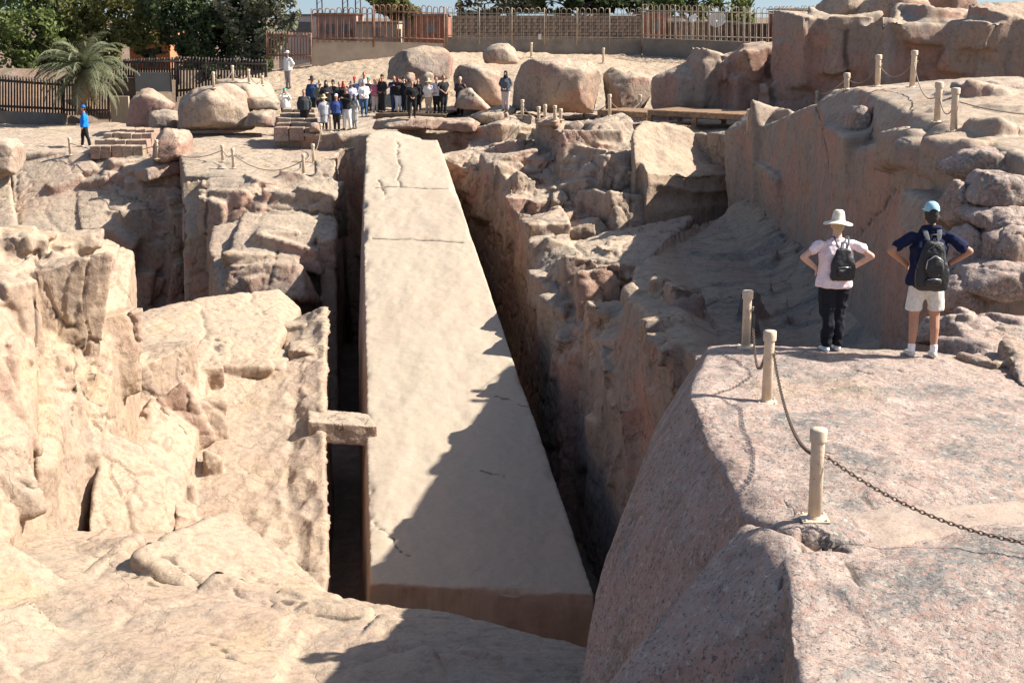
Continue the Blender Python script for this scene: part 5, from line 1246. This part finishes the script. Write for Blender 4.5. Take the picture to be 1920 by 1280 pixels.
tree('tall dark tree above the grey panel', 380, 175, 76, [(340, 40, 0, 60, .9), (390, 70, -1, 62, .9), (330, 0, 0, 70, .8), (420, 10, 0, 70, .8), (370, 110, 0, 40, .7), (440, 60, -1, 55, .9)], L_dark, 26000, .15, 3)
tree('tall grey green tree beside the rusty fence', 480, 150, 74.5, [(490, 60, 0, 50, 1.), (520, 30, 0, 42, .9), (470, 110, 0, 42, .8), (500, -10, 0, 55, .8), (450, 20, 0, 50, .9), (540, 20, 0, 28, .9), (470, 140, 0, 28, .7)], L_grey, 20000, .13, 4)
tree('small tree top above the rusty fence', 738, 60, 84, [(735, 10, 0, 30, .7), (760, 22, 0, 22, .8), (715, -5, 0, 30, .7)], L_olive, 7000, .15, 5)
tree('silver leafed tree behind the left end of the brick wall', 900, 60, 82, [(880, 8, 0, 28, .9), (920, 5, 0, 34, .8), (960, 12, 0, 30, .8), (990, 0, 0, 34, .8), (900, 25, 0, 20, .8)], L_grey, 12000, .13, 6)
tree('dark tree above the middle of the brick wall', 1080, 60, 80, [(1030, 0, 0, 34, .7), (1080, -4, 0, 42, .6), (1140, -2, 0, 44, .6), (1060, 14, 0, 28, .5), (1120, 14, 0, 30, .5), (1180, 4, 0, 30, .7)], L_dark, 15000, .14, 7)
tree('broad tree behind the hooped fence near the dishes', 1290, 70, 82, [(1220, 0, 0, 34, .8), (1270, 0, 0, 38, .8), (1320, 0, 0, 44, .9), (1370, 8, 0, 40, .9), (1395, 30, 0, 24, .9), (1240, 22, 0, 24, .8)], L_green, 17000, .14, 8)
tree('dark hedge like tree before the orange house', 285, 110, 76, [(268, 98, 0, 16, .6), (298, 97, 0, 16, .6)], L_dark, 3000, .12, 9)
for i, (x, yb, bl, l) in enumerate([(20, 205, [(-20, 175, 0, 40, .6), (40, 180, 0, 38, .6), (90, 178, 0, 30, .7)], 'dark undergrowth seen through the far left fence'),
    (170, 205, [(140, 180, 0, 34, .7), (190, 178, 0, 32, .7), (225, 150, 2, 26, .8)], 'dark bushes just behind the palm'),
    (400, 170, [(345, 145, 0, 30, .6), (400, 140, 0, 34, .6), (450, 138, 0, 32, .6), (490, 128, 0, 26, .7)], 'dark bushes under the tall trees behind the fence')]):
    tree(l, x, yb, 73.2, bl, L_dark, 9000, .13, 20+i, name='bush', group='bushes behind the dark fence')
# palm
pt = thing('palm_tree', 'bushy date palm standing before the dark fence at left', 'palm tree', P(152, 203, 68.5)); pb = Vector((0, 0, 0))
crown = P(158, 128, 68.5)-pt.location
MB().tube([(0, 0, -.3), (.05, 0, crown.z*.5), tuple(crown)], [.26, .2, .22], 10).build('trunk', M_trunk, pt)
L_palm = leafmat('palm_leaves', (.17, .185, .10), (.25, .26, .15)); L_dry = leafmat('dry_palm_leaves', (.26, .20, .12), (.34, .27, .17)); rr = random.Random(5); rs = np.random.RandomState(3); pme = []
for i in range(104):
    az = rr.uniform(0, 2*PI); el = rr.uniform(-.7, 1.35) if i < 84 else rr.uniform(-1.2, -.8); Lf = rr.uniform(1.8, 3.0) if i < 84 else rr.uniform(1.3, 2.1); m = MB(); pts = []
    for k in range(13):
        s = k/12; e_ = el-1.5*s*s*(1.1 if el > .3 else .7)
        if k == 0: p = crown.copy()
        else: p = p+Vector((math.cos(az)*math.cos(e_), math.sin(az)*math.cos(e_), math.sin(e_)))*Lf/12
        pts.append(p.copy())
    vs = []; fc = []
    for k in range(1, 13):
        tg = (pts[k]-pts[k-1]).normalized(); sd = tg.cross(Vector((0, 0, 1))).normalized()
        for q in range(3):
            c = pts[k-1].lerp(pts[k], q/3)
            for s in (-1, 1):
                ln = .5*math.sin(PI*min(1, (k+q/3)/13+.08))+.08; d = (sd*s+tg*.9+Vector((0, 0, rr.uniform(-.5, .2)))).normalized(); b_ = len(vs)
                vs += [c-tg*.028, c+tg*.028, c+d*ln+Vector((0, 0, -.06))]; fc.append((b_, b_+1, b_+2))
    m.tube(pts, [.02]*12+[.006], 4, False); m.add(vs, fc); m.build('frond', L_palm if i < 84 else L_dry, pt)
print('done', round(time.time()-T0, 1))
print('tris', sum(len(o.data.polygons)*2 for o in bpy.data.objects if o.type == 'MESH'))
